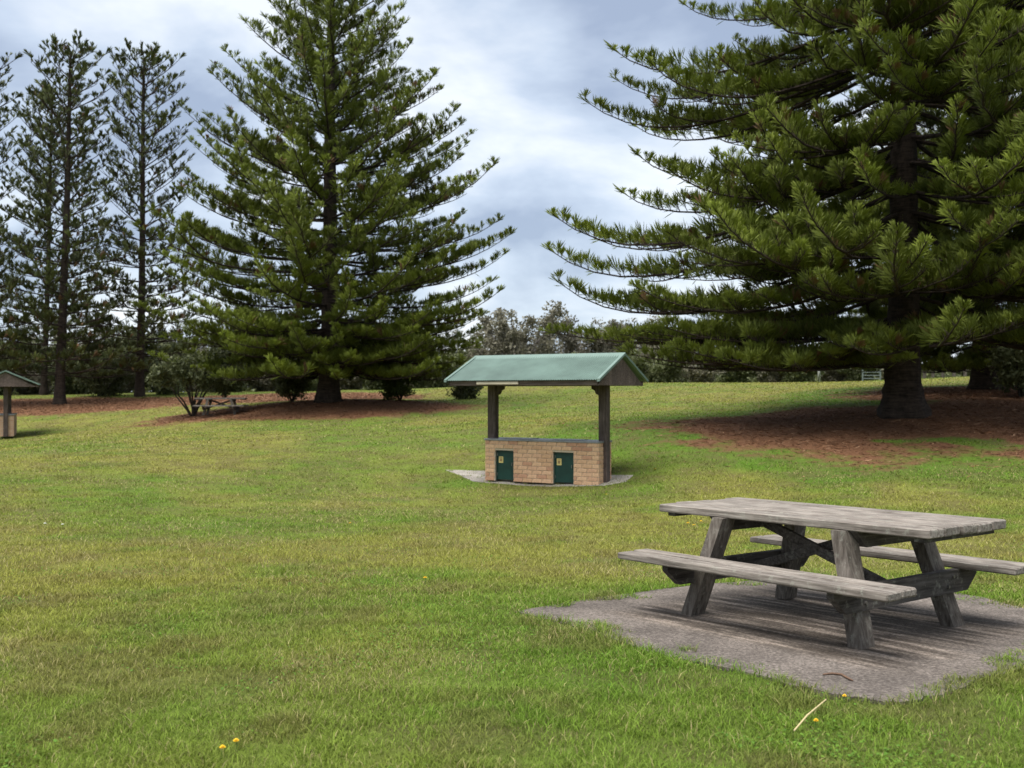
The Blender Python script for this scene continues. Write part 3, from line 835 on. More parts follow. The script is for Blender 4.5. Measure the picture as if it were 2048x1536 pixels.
def trunk_mesh(name, H, r, seed, flare=.45, mat='pine_bark', nseg=40, taper=.9, lean=(0, 0)):
    rs = np.random.RandomState(seed); n = 20
    z = np.concatenate([np.linspace(-.35, 1.6, 12), np.linspace(2.0, H, nseg)])
    a = np.arange(n) * 2 * math.pi / n; ph = rs.rand(3) * 6.28
    rr = r * np.clip(1 - taper * z / H, .02, 2) ** .85
    fl = np.exp(-np.maximum(z, 0) / .5) * flare * 1.25
    lob = 1 + .32 * np.cos(5 * a + ph[0]) + .2 * np.cos(3 * a + ph[1])
    rad = rr[:, None] * (1 + fl[:, None] * lob[None] + .035 * np.cos(3 * a + ph[2])[None]) * (1 + .02 * rs.randn(len(z), 1)) * (1 + .03 * rs.randn(len(z), n))
    cx_ = lean[0] * (z / H) + np.sin(z * .35 + ph[0]) * .03; cy_ = lean[1] * (z / H)
    V = np.stack([cx_[:, None] + rad * np.cos(a), cy_[:, None] + rad * np.sin(a), np.repeat(z[:, None], n, 1)], -1).reshape(-1, 3)
    i, k = np.meshgrid(np.arange(len(z) - 1), np.arange(n), indexing='ij'); k2 = (k + 1) % n
    Q = np.stack([i * n + k, i * n + k2, (i + 1) * n + k2, (i + 1) * n + k], -1).reshape(-1, 4)
    return mesh_np(name, V, Q=Q, mats=[MATS[mat]], smooth=True)
def crown_core(name, H, z0, mat, seed, lean=(0, 0), r0=.5, n=260, top=True):
    """leading shoot and the short leafy shoots along the upper trunk"""
    rs = np.random.RandomState(seed)
    z = z0 + (H - z0) * rs.rand(n) ** .7; a = rs.rand(n) * 6.283; rad = .02 + r0 * (1 - z / H) * .3
    b = np.column_stack([lean[0] * z / H + rad * np.cos(a), lean[1] * z / H + rad * np.sin(a), z])
    d = np.column_stack([np.cos(a), np.sin(a), .9 + rs.rand(n) * .5]) + rs.randn(n, 3) * .15
    nt_ = 60; b2 = np.column_stack([np.full(nt_, lean[0]), np.full(nt_, lean[1]), H - 1.0 * rs.rand(nt_)]); d2 = rs.randn(nt_, 3) * .45 + np.array([0, 0, 1])
    V, T = ropes(np.concatenate([b, b2]), np.concatenate([d, d2]), rs.uniform(.15, .4, n + nt_), np.full(n + nt_, .016))
    return mesh_np(name, V, T=T, mats=[mat], attrs={'age': np.repeat(rs.rand(n + nt_) * .6, 5)})

def build_pine(base, H, r, label, variants, whorls, seed, mat, extra=(), lean=(0, 0), core_z=2.0, flare=.45, group=None, taper=.9, clear=None):
    """variants: list of (length, pitch class, mesh); whorls: list of (z, count, length, pitch class, extra pitch)"""
    rs = np.random.RandomState(seed)
    t = thing('norfolk_pine', label, 'tree', base, 0, group)
    link('trunk', trunk_mesh('trunk', H, r, seed, flare, lean=lean, taper=taper), t)
    cr_ = link('crown', crown_core('crown', H, core_z, mat, seed + 1, lean), t)
    def put(z, az, L, cls, pit, hit=False):
        c = [v for v in variants if v[1] == cls]
        dist = [abs(math.log(v[0] / L)) for v in c]; m_ = min(dist)
        c = [v for v, q in zip(c, dist) if q < m_ + .05]; v = c[rs.randint(len(c))]
        s = L / v[0]; tipv = v[2][1] * s
        if hit: z = z - tipv[2]
        o = link('branch', v[2][0], cr_, (lean[0] * z / H, lean[1] * z / H, z))
        o.rotation_mode = 'QUATERNION'
        o.rotation_quaternion = (Matrix.Rotation(az, 4, 'Z') @ Matrix.Rotation(-R(pit), 4, 'Y') @ Matrix.Rotation(R(rs.uniform(-9, 9)), 4, 'X')).to_quaternion()
        o.scale = (s, s * rs.choice((-1, 1)) if False else s, s)
    for z, n, L, cls, pit in whorls:
        a0 = rs.rand() * 6.283
        for k in range(n):
            az = a0 + 6.283 * (k + rs.uniform(-.22, .22)) / n
            if clear and z < clear[2] and abs((az - clear[0] + math.pi) % (2 * math.pi) - math.pi) < clear[1]: continue
            put(z + rs.uniform(-.15, .15), az, L * rs.uniform(.86, 1.1), cls, pit + rs.uniform(-4, 4))
    for z, az, L, cls, pit in extra: put(z, az, L, cls, pit, True)      # here z is the height of the tip
    return t

NM, ND = MATS['pine_needles'], MATS['pine_needles_dark']
old = []
KW = dict(rope=.22, rrad=.0118, upright=1.0, spread=.42)
for L in (5.0, 7.5, 9.6):
    for k in range(3):
        old.append((L, 'sag', branch_mesh('branch', L, -20, 28, 2.2, 100 + int(L * 10) + k, NM, .46, .17, .14, 7 if L > 6 else 3, 18, **KW)))
    for k in range(2):
        old.append((L, 'tip', branch_mesh('branch', L, -24, 48, 3.0, 150 + int(L * 10) + k, NM, .50, .19, .14, 4 if L > 6 else 2, 20, **KW)))
        old.append((L, 'droop', branch_mesh('branch', L, -7, 14, 2.2, 170 + int(L * 10) + k, NM, .46, .17, .14, 7 if L > 6 else 3, 18, **KW)))
        old.append((L, 'level', branch_mesh('branch', L, 6, 42, 2.0, 200 + int(L * 10) + k, NM, .47, .17, .14, 4 if L > 6 else 2, 18, **KW)))
for L in (2.0, 3.4):
    old.append((L, 'level', branch_mesh('branch', L, 12, 48, 1.5, 300 + int(L * 10), NM, .42, .14, .1, 1, 15, **KW)))

# the big pine beside the lawn
def env_right(z):
    return 9.7 if z < 6 else (9.7 - (z - 6) * .42 if z < 12 else max(.7, 7.2 * (1 - (z - 12) / 9.6)))
wh = []
z = 2.75
while z < 20.6:
    R_ = env_right(z)
    cls = 'sag' if z < 12 and R_ > 4.2 else 'level'
    wh.append((z, 6, R_ * (.8 if z < 3.0 else .95), cls, (0 if z < 9 else (z - 9) * 3.0) + 5 if cls == 'sag' else 5 + (z - 12) * 2.2))
    z += .70 if z < 12 else .6
# long boughs whose upturned tips stand clear against the sky on the lawn side
def bough(px, py, zatt, L=None):
    """from the trunk to a tip seen at a pixel, roughly square to the view"""
    return px, py
ex = []
for px, py, dd, cls in ((1215, 97, 0, 'tip'), (1160, 205, .6, 'tip'), (1265, 305, -1.2, 'tip'), (1235, 385, 1.0, 'tip'), (1098, 430, -.4, 'tip'), (1090, 498, .8, 'tip'), (1105, 562, -.8, 'tip'), (1225, 165, 2.0, 'tip'), (1357, 5, .5, 'tip'),
                        (1150, 455, 3.2, 'tip'), (1190, 600, 3.5, 'sag'), (1260, 250, 3.0, 'tip'), (1330, 340, -3.5, 'sag'), (1290, 120, -2.5, 'tip'), (1330, 470, -4.5, 'sag'), (1300, 570, -4.0, 'sag'),
                        (1095, 662, .6, 'droop'), (1180, 682, 3.0, 'droop'), (1240, 706, -1.8, 'droop'), (1290, 722, 1.2, 'droop'), (1330, 700, -3.2, 'droop'), (1400, 728, 4.2, 'droop'), (1420, 716, -4.2, 'droop'), (1310, 655, -3.6, 'droop')):
    tip = at(px, py, P_RP.y + dd); v = tip - P_RP
    hr = math.hypot(v.x, v.y); ex.append((v.z, math.atan2(v.y, v.x), hr * (1.01 if cls == 'droop' else 1.06), cls, 0))
build_pine(P_RP, 21.5, .45, 'tallest spreading pine with long upturned boughs and thick dark trunk on pine litter', old, wh, 21, NM, ex, (0.15, 0), 3, .5, clear=(math.pi, R(34), 12.0))

# the pine behind it at the edge
wh = []; z = 1.7
while z < 18.5:
    R_ = 7.6 if z < 7 else max(.7, 7.6 * (1 - (z - 7) / 12.5))
    wh.append((z, 5, R_ * (.85 if z < 2.4 else 1), 'sag' if R_ > 4.2 and z < 10 else 'level', -2 if z < 6 else 6)); z += .66
build_pine(P_RP2, 19.5, .44, 'dark pine with broad trunk half hidden behind the boughs of the larger pine', old, wh, 33, NM, (), (0, 0), 3, .4)

# the conical pine in the middle
mid = []
KW = dict(rope=.25, rrad=.0158, upright=.9, spread=.42)
for L in (2.2, 4.0, 6.0, 8.2):
    for k in range(2 if L < 5 else 3):
        mid.append((L, 'rise', branch_mesh('branch', L, 20, 48, 1.7, 400 + int(L * 10) + k, NM, .50, .25, .12, 2 if L > 5 else 1, 18, **KW)))
        if L > 3: mid.append((L, 'level', branch_mesh('branch', L, 0, 42, 2.0, 500 + int(L * 10) + k, NM, .50, .25, .12, 3, 18, **KW)))
        if L > 5: mid.append((L, 'droop', branch_mesh('branch', L, -10, 16, 2.2, 650 + int(L * 10) + k, NM, .52, .26, .16, 4, 16, **KW)))
        if L > 5: mid.append((L, 'sag', branch_mesh('branch', L, -14, 34, 2.0, 600 + int(L * 10) + k, NM, .50, .24, .12, 3, 18, **KW)))
wh = []; z = 1.9
while z < 22.2:
    R_ = 8.0 if z < 6.5 else max(.6, 8.0 * (1 - ((z - 6.5) / 16.4)) ** .92)
    if z < 3.5: R_ = 6.6 + (z - 1.5) * .6
    cls = 'sag' if z < 5.2 else ('level' if z < 11 else 'rise')
    wh.append((z, 7 if z < 8 else (6 if z < 12 else 5), R_ * (1.03 if cls != 'rise' else 1.0), cls, {'sag': (z - 2.2) * 3, 'level': -4 + (z - 5.2) * 2.4, 'rise': -2 + (z - 11) * .9}[cls])); z += .63
wh += [(1.75, 6, 6.4, 'droop', -1), (2.2, 7, 7.0, 'droop', -1), (2.7, 6, 7.4, 'droop', 0), (3.2, 6, 7.6, 'droop', 1)]
build_pine(P_MP, 22.8, .43, 'broad conical pine with tiered upswept branches standing in red pine litter', mid, wh, 45, NM, (), (.15, 0), 2.5, .45)

# the thin open pines at the far side
spare = []
KW = dict(rope=.27, rrad=.024, upright=.7, spread=.28)
for L in (1.6, 2.6, 3.8):
    for k in range(2):
        spare.append((L, 'rise', branch_mesh('branch', L, 26, 46, 1.4, 700 + int(L * 10) + k, ND, .54, .52, .3, 2, 10, .3, **KW)))
        spare.append((L, 'level', branch_mesh('branch', L, 6, 40, 1.6, 800 + int(L * 10) + k, ND, .54, .46, .3, 3, 10, .2, **KW)))
def thin_pine(base, H, r, lab, seed, lean, rad, z0=1.7):
    wh = []; z = z0
    while z < H - .25:
        f = (z - z0) / (H - z0)
        R_ = rad * (1.22 - .5 * f) * (1 if f < .88 else max(.35, 1 - ((f - .88) / .12) ** 2 * .7))
        cls = 'level' if f < .45 else 'rise'
        wh.append((z, 5, R_, cls, (-10 + 30 * f) if cls == 'level' else 2 + 12 * max(0, f - .6))); z += .85
    return build_pine(base, H, r, lab, spare, wh, seed, ND, (), lean, H * .55, .3, 'thin pines at the far side of the lawn', taper=.8)
thin_pine(at(120, 808, 55), 19.3, .27, 'thin open pine with sparse tufted branches, thickest trunk beside the far shelter', 51, (.55, 0), 3.6)
thin_pine(at(280, 793, 60), 20.3, .25, 'thin open pine with a dark leaning trunk beside the many-stemmed shrub', 52, (.2, 0), 3.9)
thin_pine(at(88, 785, 66), 19.6, .2, 'slender pine with a thin trunk growing behind the other thin pines', 53, (.5, 0), 3.6)
thin_pine(at(-75, 812, 53), 18.9, .28, 'open pine at the frame edge above the far barbecue shelter', 54, (.3, 0), 3.6)

# ------------------------------------------------------------------ shrubs and scrub
def leafy_mesh(centres, radii, n, size, mat, seed, elong=1.8):
    rs = np.random.RandomState(seed); k = rs.randint(len(centres), size=n)
    d = rs.randn(n, 3); d /= np.linalg.norm(d, axis=1, keepdims=True)
    rr = rs.rand(n) ** .45
    c = centres[k] + d * (radii[k] * rr)[:, None] * np.array([1, 1, .7])
    u = rs.randn(n, 3); u /= np.linalg.norm(u, axis=1, keepdims=True); w = np.cross(u, rs.randn(n, 3)); w /= np.linalg.norm(w, axis=1, keepdims=True)
    s = size * rs.uniform(.6, 1.4, n)[:, None]
    V = np.stack([c - u * s * elong * .5, c + w * s * .5, c + u * s * elong * .5, c - w * s * .5], 1).reshape(-1, 3)
    T = (np.array([(0, 1, 2), (0, 2, 3)])[None] + (np.arange(n) * 4)[:, None, None]).reshape(-1, 3)
    return mesh_np('crown', V, T=T, mats=[mat], attrs={'age': np.repeat(np.clip(rs.rand(n) * .8 + .2 * d[:, 2], 0, 1), 4)})
def shrub_parts(seed, H, W, stems, nleaf, lsize, leaf, bark, lo=.35, twig=3, base_r=.06, clump=.5):
    rs = np.random.RandomState(seed); VW, QW = [], []; nv = 0; cs = []
    for i in range(stems):
        a = 6.283 * (i + rs.rand() * .7) / stems; out = W * .5 * rs.uniform(.45, 1.0); h = H * rs.uniform(.7, 1.0)
        t_ = np.linspace(0, 1, 8)
        pts = np.column_stack([np.cos(a) * out * t_ ** 1.1 + rs.randn() * .05, np.sin(a) * out * t_ ** 1.1, -.1 + (h + .1) * t_ ** .9]); pts[1:] += rs.randn(7, 3) * .04 * H * t_[1:, None]
        pts[0, :2] *= .4
        V, Q = np_tube(pts, np.linspace(base_r, base_r * .2, 8), 5); VW.append(V); QW.append(Q + nv); nv += len(V)
        cs += [pts[-1], pts[-2], pts[5]]
        for j in range(twig):
            f = rs.uniform(lo, .9); q = pts[int(f * 7)]; d = rs.randn(3) * .6 + np.array([np.cos(a), np.sin(a), .6]); l = H * .3 * rs.uniform(.5, 1.1)
            tw = q + d * l * np.linspace(0, 1, 4)[:, None] / np.linalg.norm(d); tw[1:] += rs.randn(3, 3) * .03 * H
            V, Q = np_tube(tw, np.linspace(base_r * .4, base_r * .1, 4), 4); VW.append(V); QW.append(Q + nv); nv += len(V)
            cs += [tw[-1], tw[-2]]
    cs = np.array(cs); rad = clump * rs.uniform(.5, 1.25, len(cs))
    return (mesh_np('trunk', np.concatenate(VW), Q=np.concatenate(QW), mats=[MATS[bark]]), leafy_mesh(cs, rad, nleaf, lsize, MATS[leaf], seed + 1))
def put_shrub(name, label, cat, p, parts, group=None, rz=0.0, s=1.0, zs=1.0):
    t = thing(name, label, cat, (p[0], p[1], gz(p[0], p[1]) - .03), rz, group)
    t.scale = (s, s, s * zs)
    link('trunk' if cat == 'tree' else 'stems', parts[0], t); link('crown' if cat == 'tree' else 'foliage', parts[1], t)
    return t
# the many-stemmed shrub under the middle pine
big = shrub_parts(901, 2.7, 4.2, 12, 9000, .085, 'olive_leaves', 'shrub_bark', .72, 3, .05, .40)
p = at(385, 812, 43.5); put_shrub('shrub', 'dark many-stemmed shrub fanning out beside the small distant picnic table', 'shrub', p, big)
b2 = shrub_parts(905, 1.3, 1.7, 9, 4500, .06, 'olive_leaves', 'shrub_bark', .3, 3, .03, .32)
p = at(583, 795, 48); put_shrub('shrub', 'small twiggy grey shrub just beside the trunk of the conical pine', 'shrub', p, b2, None, .4, 1.0)
b3 = shrub_parts(907, 2.1, 3.0, 9, 7500, .08, 'shrub_leaves', 'shrub_bark', .25, 3, .045, .45)
p = at(800, 795, 47.5); put_shrub('shrub', 'low spreading green shrub between the conical pine and the near shelter', 'shrub', p, b3, None, 1.0, .9)
b4 = shrub_parts(909, 1.8, 3.2, 9, 7000, .075, 'olive_leaves', 'shrub_bark', .15, 3, .04, .45)
p = at(930, 795, 51); put_shrub('shrub', 'rounded olive shrub showing behind the left eave of the near shelter', 'shrub', p, b4, None, .2, .9)
p = at(200, 800, 61); put_shrub('shrub', 'dense dark shrub between the two thin pine trunks', 'shrub', p, b4, None, 2.1, 1.25)
p = at(330, 790, 62); put_shrub('shrub', 'grey-green shrub behind the leaning thin pine', 'shrub', p, b4, None, 2.8, 1.2)
p = at(2042, 790, 33); put_shrub('shrub', 'grey-green bush at the foot of the dark pine trunk', 'shrub', p, b2, None, .9, 1.3)

# grey, thinly leaved trees beyond the crest and behind the pines
gA = shrub_parts(921, 6.0, 6.0, 9, 9000, .13, 'grey_leaves', 'grey_bark', .3, 6, .11, .75)
gB = shrub_parts(925, 5.2, 6.6, 10, 8500, .13, 'grey_leaves', 'grey_bark', .25, 6, .10, .8)
gC = shrub_parts(929, 4.6, 6.0, 10, 9500, .14, 'olive_leaves', 'grey_bark', .2, 5, .09, .8)
lowA = shrub_parts(933, 2.2, 4.6, 10, 7500, .13, 'olive_leaves', 'shrub_bark', .1, 4, .05, .65)
lowB = shrub_parts(937, 1.8, 4.2, 10, 7000, .13, 'grey_leaves', 'shrub_bark', .1, 4, .05, .6)
G1, G2, G3 = 'grey trees beyond the crest', 'scrub trees behind the pines', 'low scrub along the crest'
rn = random.Random(8)
for px, d, prt, s in ((1040, 78, gA, 1.12), (985, 82, gB, .95), (1110, 84, gB, .85), (1190, 80, gA, 1.0), (1265, 82, gB, 1.05), (1345, 84, gA, .9)):
    p = at(px, 770, d); put_shrub('scrub_tree', 'pale grey thinly leaved tree standing beyond the crest behind the near shelter', 'tree', p, prt, G1, rn.uniform(0, 6), s)
for px, d, prt, s in ((-60, 72, gC, 1.05), (20, 76, gC, 1.0), (95, 80, gB, 1.0), (160, 76, gC, .95), (235, 80, gB, 1.05), (310, 74, gC, 1.1), (385, 78, gB, 1.0), (460, 74, gC, .95), (540, 78, gC, 1.0), (620, 80, gB, .95), (710, 78, gC, 1.0), (800, 80, gB, .9), (880, 82, gC, .95)):
    p = at(px, 780, d); put_shrub('scrub_tree', 'dull green scrub tree standing behind the pine trunks', 'tree', p, prt, G2, rn.uniform(0, 6), s * .9)
for px, d, prt, s in ((960, 74, lowA, 1.0), (1060, 76, lowB, .95), (1150, 74, lowA, .9), (1240, 77, lowB, 1.0), (1320, 74, lowA, 1.0), (1400, 72, lowB, .85), (1470, 75, lowA, .8), (1540, 74, lowB, .9), (1600, 72, lowA, .8), (1665, 76, lowB, .9), (1720, 74, lowA, .75), (1790, 80, lowB, .8), (1950, 82, lowA, .9), (2020, 80, lowB, .9), (2080, 76, lowA, 1.0)):
    p = at(px, 770, d); put_shrub('scrub_bush', 'low scrubby bush growing along the far crest of the lawn', 'bush', p, prt, G3, rn.uniform(0, 6), s)
for px, d, prt, s in ((-30, 68, lowA, 1.0), (60, 70, lowB, 1.0), (150, 69, lowA, .9), (240, 70, lowB, 1.0), (450, 66, lowA, .9), (530, 68, lowB, .9), (610, 66, lowA, .8), (700, 68, lowB, .9), (760, 66, lowA, .8), (860, 68, lowA, .9)):
    p = at(px, 785, d); put_shrub('scrub_bush', 'low scrubby bush in the shade behind the pine trunks', 'bush', p, prt, 'low scrub behind the pines', rn.uniform(0, 6), s)

def scrub_belt():
    rs = np.random.RandomState(77); n = 70000
    px = rs.uniform(-500, 2600, n); d = rs.uniform(86, 100, n); x = (px - CX) / F * d
    top = np.where(px < 950, 4.2, 2.1) * (.55 + .75 * fbm(x, d * 0, 5.0, 61, 4)) * (.6 + .4 * sstep(86, 92, d))
    z0 = hz(x, d); z = z0 + top * rs.rand(n) ** .8
    c = np.column_stack([x, d, z]); u = rs.randn(n, 3); u /= np.linalg.norm(u, axis=1, keepdims=True); w = np.cross(u, rs.randn(n, 3)); w /= np.linalg.norm(w, axis=1, keepdims=True)
    sz = rs.uniform(.14, .34, n)[:, None]
    V = np.stack([c - u * sz, c + w * sz * .5, c + u * sz, c - w * sz * .5], 1).reshape(-1, 3)
    T = (np.array([(0, 1, 2), (0, 2, 3)])[None] + (np.arange(n) * 4)[:, None, None]).reshape(-1, 3)
    tag(link('scrub_belt', mesh_np('scrub_belt', V, T=T, mats=[MATS['olive_leaves']], attrs={'age': np.repeat(np.clip(rs.rand(n) * .7 + .4 * (fbm(x, d, 3.0, 63) - .3), 0, 1), 4)})), 'far-off belt of dull green coastal scrub closing the view', 'scrub', None, 'stuff')
scrub_belt()

# ------------------------------------------------------------------ fence, post and gate beyond the big pine
ft = thing('timber_fence', 'timber post and rail fence seen between the two large pine trunks', 'fence')
fp = []
for px in (1849, 1866, 1886, 1908, 1930, 1952):
    p = at(px, 770, 58); z = gz(p.x, p.y); fp.append(Vector((p.x, p.y, z)))
    mb = MB(); mb.box((p.x, p.y, z + .52), (.17, .15, 1.15), None, .02); mb.build('post', MATS['far_timber'], ft)
for hgt in (.45, .85):
    for a, b in zip(fp[:-1], fp[1:]):
        mb = MB(); mb.tube([a + Vector((0, 0, hgt)), b + Vector((0, 0, hgt))], .045, 6); mb.build('rail', MATS['far_timber'], ft)
p = at(1638, 762, 62); z = gz(p.x, p.y)
lt = thing('pale_post', 'slender pale post with a small cap standing on the far crest', 'post', (p.x, p.y, z))
mb = MB(); mb.tube([(0, 0, -.1), (0, 0, 1.45)], [.085, .075], 10); mb.build('shaft', MATS['post_pale'], lt, True)
mb = MB(); mb.box((-.12, 0, 1.5), (.42, .16, .1), None, .02); mb.build('cap', MATS['post_pale'], lt)
p = at(1738, 762, 64); z = gz(p.x, p.y)
gt = thing('metal_gate', 'small pale metal gate on the far crest beside the big pine trunk', 'gate', (p.x, p.y, z), R(5))
for x in (-.42, .75):
    mb = MB(); mb.tube([(x, 0, -.1), (x, 0, .72)], .05, 8); mb.build('gate_post', MATS['gate_metal'], gt)
for zz in (.16, .36, .56):
    mb = MB(); mb.tube([(-.42, 0, zz), (.75, 0, zz)], .028, 6); mb.build('bar', MATS['gate_metal'], gt)

# ------------------------------------------------------------------ flowers, straw, twig
def flower(px, py, label, mat, group, size=.02, h=.055):
    size *= .72; h *= .75
    g = ground_at(px, py); 
    t = thing('dandelion' if mat == 'petal_yellow' else 'daisy', label, 'flower', g, random.Random(px).uniform(0, 6), group)
    mb = MB(); mb.tube([(0, 0, -.01), (.004, .003, h * .6), (.002, .0, h)], .0022, 5); mb.build('stem', MATS['stem_green'], t)
    mb = MB(); n = 13
    for ring, (r_, zz) in enumerate(((size, .0), (size * .72, .004), (size * .4, .007))):
        for k in range(n):
            a = 6.2832 * (k + ring * .5) / n; da = .26
            mb.add([(0, 0, h + zz), (r_ * .8 * math.cos(a - da), r_ * .8 * math.sin(a - da), h + zz + .002), (r_ * math.cos(a), r_ * math.sin(a), h + zz + .001), (r_ * .8 * math.cos(a + da), r_ * .8 * math.sin(a + da), h + zz + .002)], [(0, 1, 2, 3)])
    mb.build('petals', MATS[mat], t)
for px, py in ((445, 1516), (472, 1504)): flower(px, py, 'yellow dandelion flower of a pair in the open lawn', 'petal_yellow', 'dandelion pair in the open lawn', .019)
flower(1689, 1412, 'orange-yellow dandelion flower right at the edge of the concrete pad', 'petal_yellow', None, .016)
flower(1632, 1462, 'orange-yellow dandelion flower beside the fallen straw stalk', 'petal_yellow', None, .017)
for px, py in ((1388, 1060), (1402, 1052), (1376, 1056)): flower(px, py, 'yellow dandelion flower of a cluster beyond the near picnic table', 'petal_yellow', 'dandelions beyond the picnic table', .032, .09)
for px, py in ((90, 1055), (125, 1057)): flower(px, py, 'white flower of a pair far out in the lawn', 'petal_white', 'white flowers in the lawn', .03, .07)
for px, py in ((1212, 995), (850, 1170), (1310, 945), (700, 1055)): flower(px, py, 'small yellow flower alone in the lawn', 'petal_yellow', 'single flowers in the lawn', .026, .08)
a = ground_at(1588, 1478); b = ground_at(1652, 1432)
st = MB(); st.tube([a + Vector((0, 0, .03)), a * .6 + b * .4 + Vector((0, 0, .058)), b + Vector((0, 0, .072))], [.0035, .004, .003], 6)
so = st.build('straw_stalk', MATS['straw']); tag(so, 'pale dry straw stalk lying across the grass near the pad', 'straw')
pts = [ground_at(*q) + Vector((0, 0, .022)) for q in ((1646, 1358), (1664, 1357), (1683, 1359), (1697, 1366), (1706, 1371))]
tw = MB(); tw.tube(pts, [.004, .006, .006, .006, .003], 6); tag(tw.build('twig', MATS['twig'], None, True), 'curved brown twig lying on the concrete pad', 'twig')

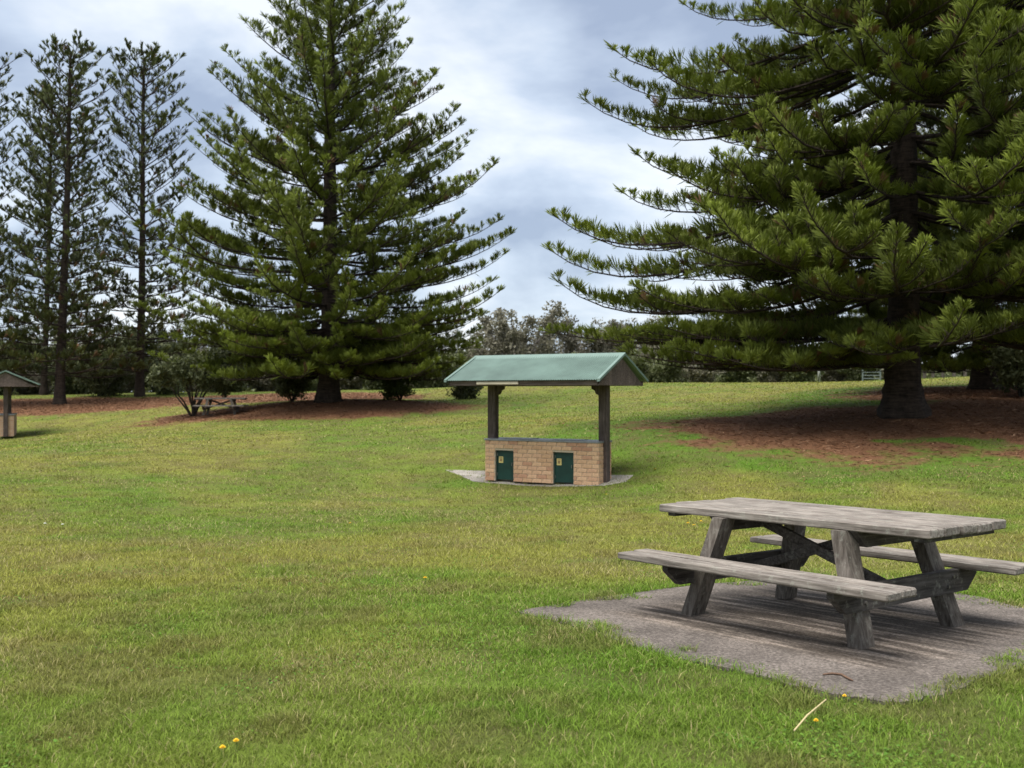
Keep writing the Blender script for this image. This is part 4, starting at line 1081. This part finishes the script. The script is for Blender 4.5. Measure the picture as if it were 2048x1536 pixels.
# ------------------------------------------------------------------ grass blades and pine litter strands
def scatter(n, d0, d1, margin, rs, power=1.0):
    """ground points with a density that falls off with distance, wider than the view"""
    u = rs.rand(n); d = d0 * (d1 / d0) ** u if power == 1.0 else (d0 ** (1 - power) + u * (d1 ** (1 - power) - d0 ** (1 - power))) ** (1 / (1 - power))
    half = .56 * d + margin
    x = (rs.rand(n) * 2 - 1) * half
    return x, d
def build_grass():
    rs = np.random.RandomState(17)
    VV, CC, TT, nv = [], [], [], 0
    def blade_colour(x, y, n):
        col = lawn_col(x, y)
        dry = rs.rand(n)[:, None]; dryp = .06 + .24 * sstep(.5, .75, fbm(x, y, 1.3, 31, 3))[:, None]
        brown = sstep(.50, .68, fbm(x, y, .42, 41, 3))[:, None]
        col = col * (1 - .4 * brown) + np.array((.20, .14, .065)) * .4 * brown
        return np.where(dry < dryp, C_STRAW * (.5 + .6 * rs.rand(n, 1)), col * (.45 + .9 * rs.rand(n, 1)))
    for n, d0, d1, hmin, hmax, wk, full in ((600000, 2.6, 9.0, .016, .044, .00066, True), (330000, 9.0, 26.0, .02, .05, .0009, False), (110000, 26, 64, .03, .055, .0012, False)):
        x, y = scatter(n, d0, d1, .8, rs)
        sd = poly_sd(PADP, x, y); sl = poly_sd(SLAB, x, y); lit = litter(x, y)
        bare = fbm(x, y, .55, 12, 3); edge = fbm(x, y, .25, 14, 2)
        keep = (sd > -.03 - .26 * sstep(.45, .75, edge)) & (sl > -.5 * sstep(.35, .7, fbm(x, y, .3, 17, 3))) & (lit < .35 + .25 * (rs.rand(len(x)) - .5)) & ~((bare < .38) & (rs.rand(len(x)) < .6))
        x, y, sd = x[keep], y[keep], sd[keep]; n = len(x)
        tuft = fbm(x, y, .22, 21, 3); d = np.hypot(x, y)
        h = (hmin + (hmax - hmin) * rs.rand(n) ** 1.7) * (.75 + .6 * sstep(.35, .75, tuft)) * (1 + .55 * np.exp(-np.abs(sd) / .10))
        w = np.maximum(.0034, d * wk) * rs.uniform(.7, 1.35, n)
        a = rs.rand(n) * 6.283; lean = rs.uniform(.3, 1.7, n) * h
        b = a + rs.uniform(-.9, .9, n) + 1.57
        z = hz(x, y) - .004
        bx, by = np.cos(b) * w * .5, np.sin(b) * w * .5; lx, ly = np.cos(a) * lean, np.sin(a) * lean
        base = [np.column_stack([x - bx, y - by, z]), np.column_stack([x + bx, y + by, z])]
        if full:
            base += [np.column_stack([x - bx * .8 + lx * .35, y - by * .8 + ly * .35, z + h * .66]), np.column_stack([x + bx * .8 + lx * .35, y + by * .8 + ly * .35, z + h * .66])]
        base.append(np.column_stack([x + lx, y + ly, z + h])); k = len(base)
        tri = np.array([(0, 1, 3), (0, 3, 2), (2, 3, 4)] if full else [(0, 1, 2)])
        VV.append(np.stack(base, 1).reshape(-1, 3)); CC.append(np.repeat(blade_colour(x, y, n)[:, None], k, 1).reshape(-1, 3))
        TT.append((tri[None] + (np.arange(n) * k)[:, None, None]).reshape(-1, 3) + nv); nv += n * k
    # broad leaves of clover and plantain lying among the blades
    x, y = scatter(90000, 2.8, 13.0, .8, rs)
    keep = (fbm(x, y, .9, 51, 3) + .25 * rs.rand(len(x)) > .74) & (poly_sd(PADP, x, y) > .03); x, y = x[keep], y[keep]; n = len(x)
    z = hz(x, y) + .006 + .02 * rs.rand(n); a = rs.rand(n) * 6.283; r = rs.uniform(.004, .0085, n); t1 = rs.uniform(-.5, .5, n) * r; t2 = rs.uniform(-.5, .5, n) * r
    ca, sa = np.cos(a) * r, np.sin(a) * r
    V = np.stack([np.column_stack([x - ca * 1.3, y - sa * 1.3, z - t1]), np.column_stack([x + sa, y - ca, z + t2]), np.column_stack([x + ca * 1.3, y + sa * 1.3, z + t1]), np.column_stack([x - sa, y + ca, z - t2])], 1)
    col = np.array((.10, .21, .03)) * (.6 + .8 * rs.rand(n, 1)) + np.array((.05, .03, 0)) * rs.rand(n, 1)
    VV.append(V.reshape(-1, 3)); CC.append(np.repeat(col[:, None], 4, 1).reshape(-1, 3)); TT.append((np.array([(0, 1, 2), (0, 2, 3)])[None] + (np.arange(n) * 4)[:, None, None]).reshape(-1, 3) + nv)
    me = mesh_np('grass', np.concatenate(VV), T=np.concatenate(TT), mats=[MATS['grass_blades']], smooth=True, attrs={'col': np.concatenate(CC)})
    tag(link('grass', me), 'short mown grass with straw and bare patches covering the lawn', 'grass', None, 'stuff')
build_grass()

def build_litter():
    rs = np.random.RandomState(23); n = 260000
    x = rs.uniform(-40, 26, n); y = 18 + 44 * rs.rand(n) ** 1.3
    lit = litter(x, y); k = rs.rand(n) < sstep(.30, .75, lit) * .9 + .03 * (lit > .15)
    x, y = x[k], y[k]; n = len(x); d = np.hypot(x, y)
    a = rs.rand(n) * 6.283; L = rs.uniform(.06, .26, n) * .5; w = np.maximum(.006, d * .00042) * rs.uniform(.7, 1.4, n)
    z = hz(x, y) + .012; t = rs.uniform(-.18, .35, n) * L
    dx_, dy_ = np.cos(a) * L, np.sin(a) * L; px_, py_ = -np.sin(a) * w, np.cos(a) * w
    V = np.stack([np.column_stack([x - dx_, y - dy_, z - .01]), np.column_stack([x + px_, y + py_, z + np.abs(t) * .4]), np.column_stack([x + dx_, y + dy_, z + np.abs(t)]), np.column_stack([x - px_, y - py_, z + .004])], 1).reshape(-1, 3)
    T = (np.array([(0, 1, 2), (0, 2, 3)])[None] + (np.arange(n) * 4)[:, None, None]).reshape(-1, 3)
    pal = np.array([(.165, .075, .036), (.24, .12, .064), (.09, .045, .025), (.35, .21, .125), (.18, .09, .047)])
    C = np.repeat((pal[rs.randint(5, size=n)] * rs.uniform(.7, 1.25, (n, 1)))[:, None], 4, 1).reshape(-1, 3)
    tag(link('pine_litter', mesh_np('pine_litter', V, T=T, mats=[MATS['litter_strands']], attrs={'col': C})), 'fallen reddish brown pine sprays covering the ground under the pines', 'pine litter', None, 'stuff')
build_litter()
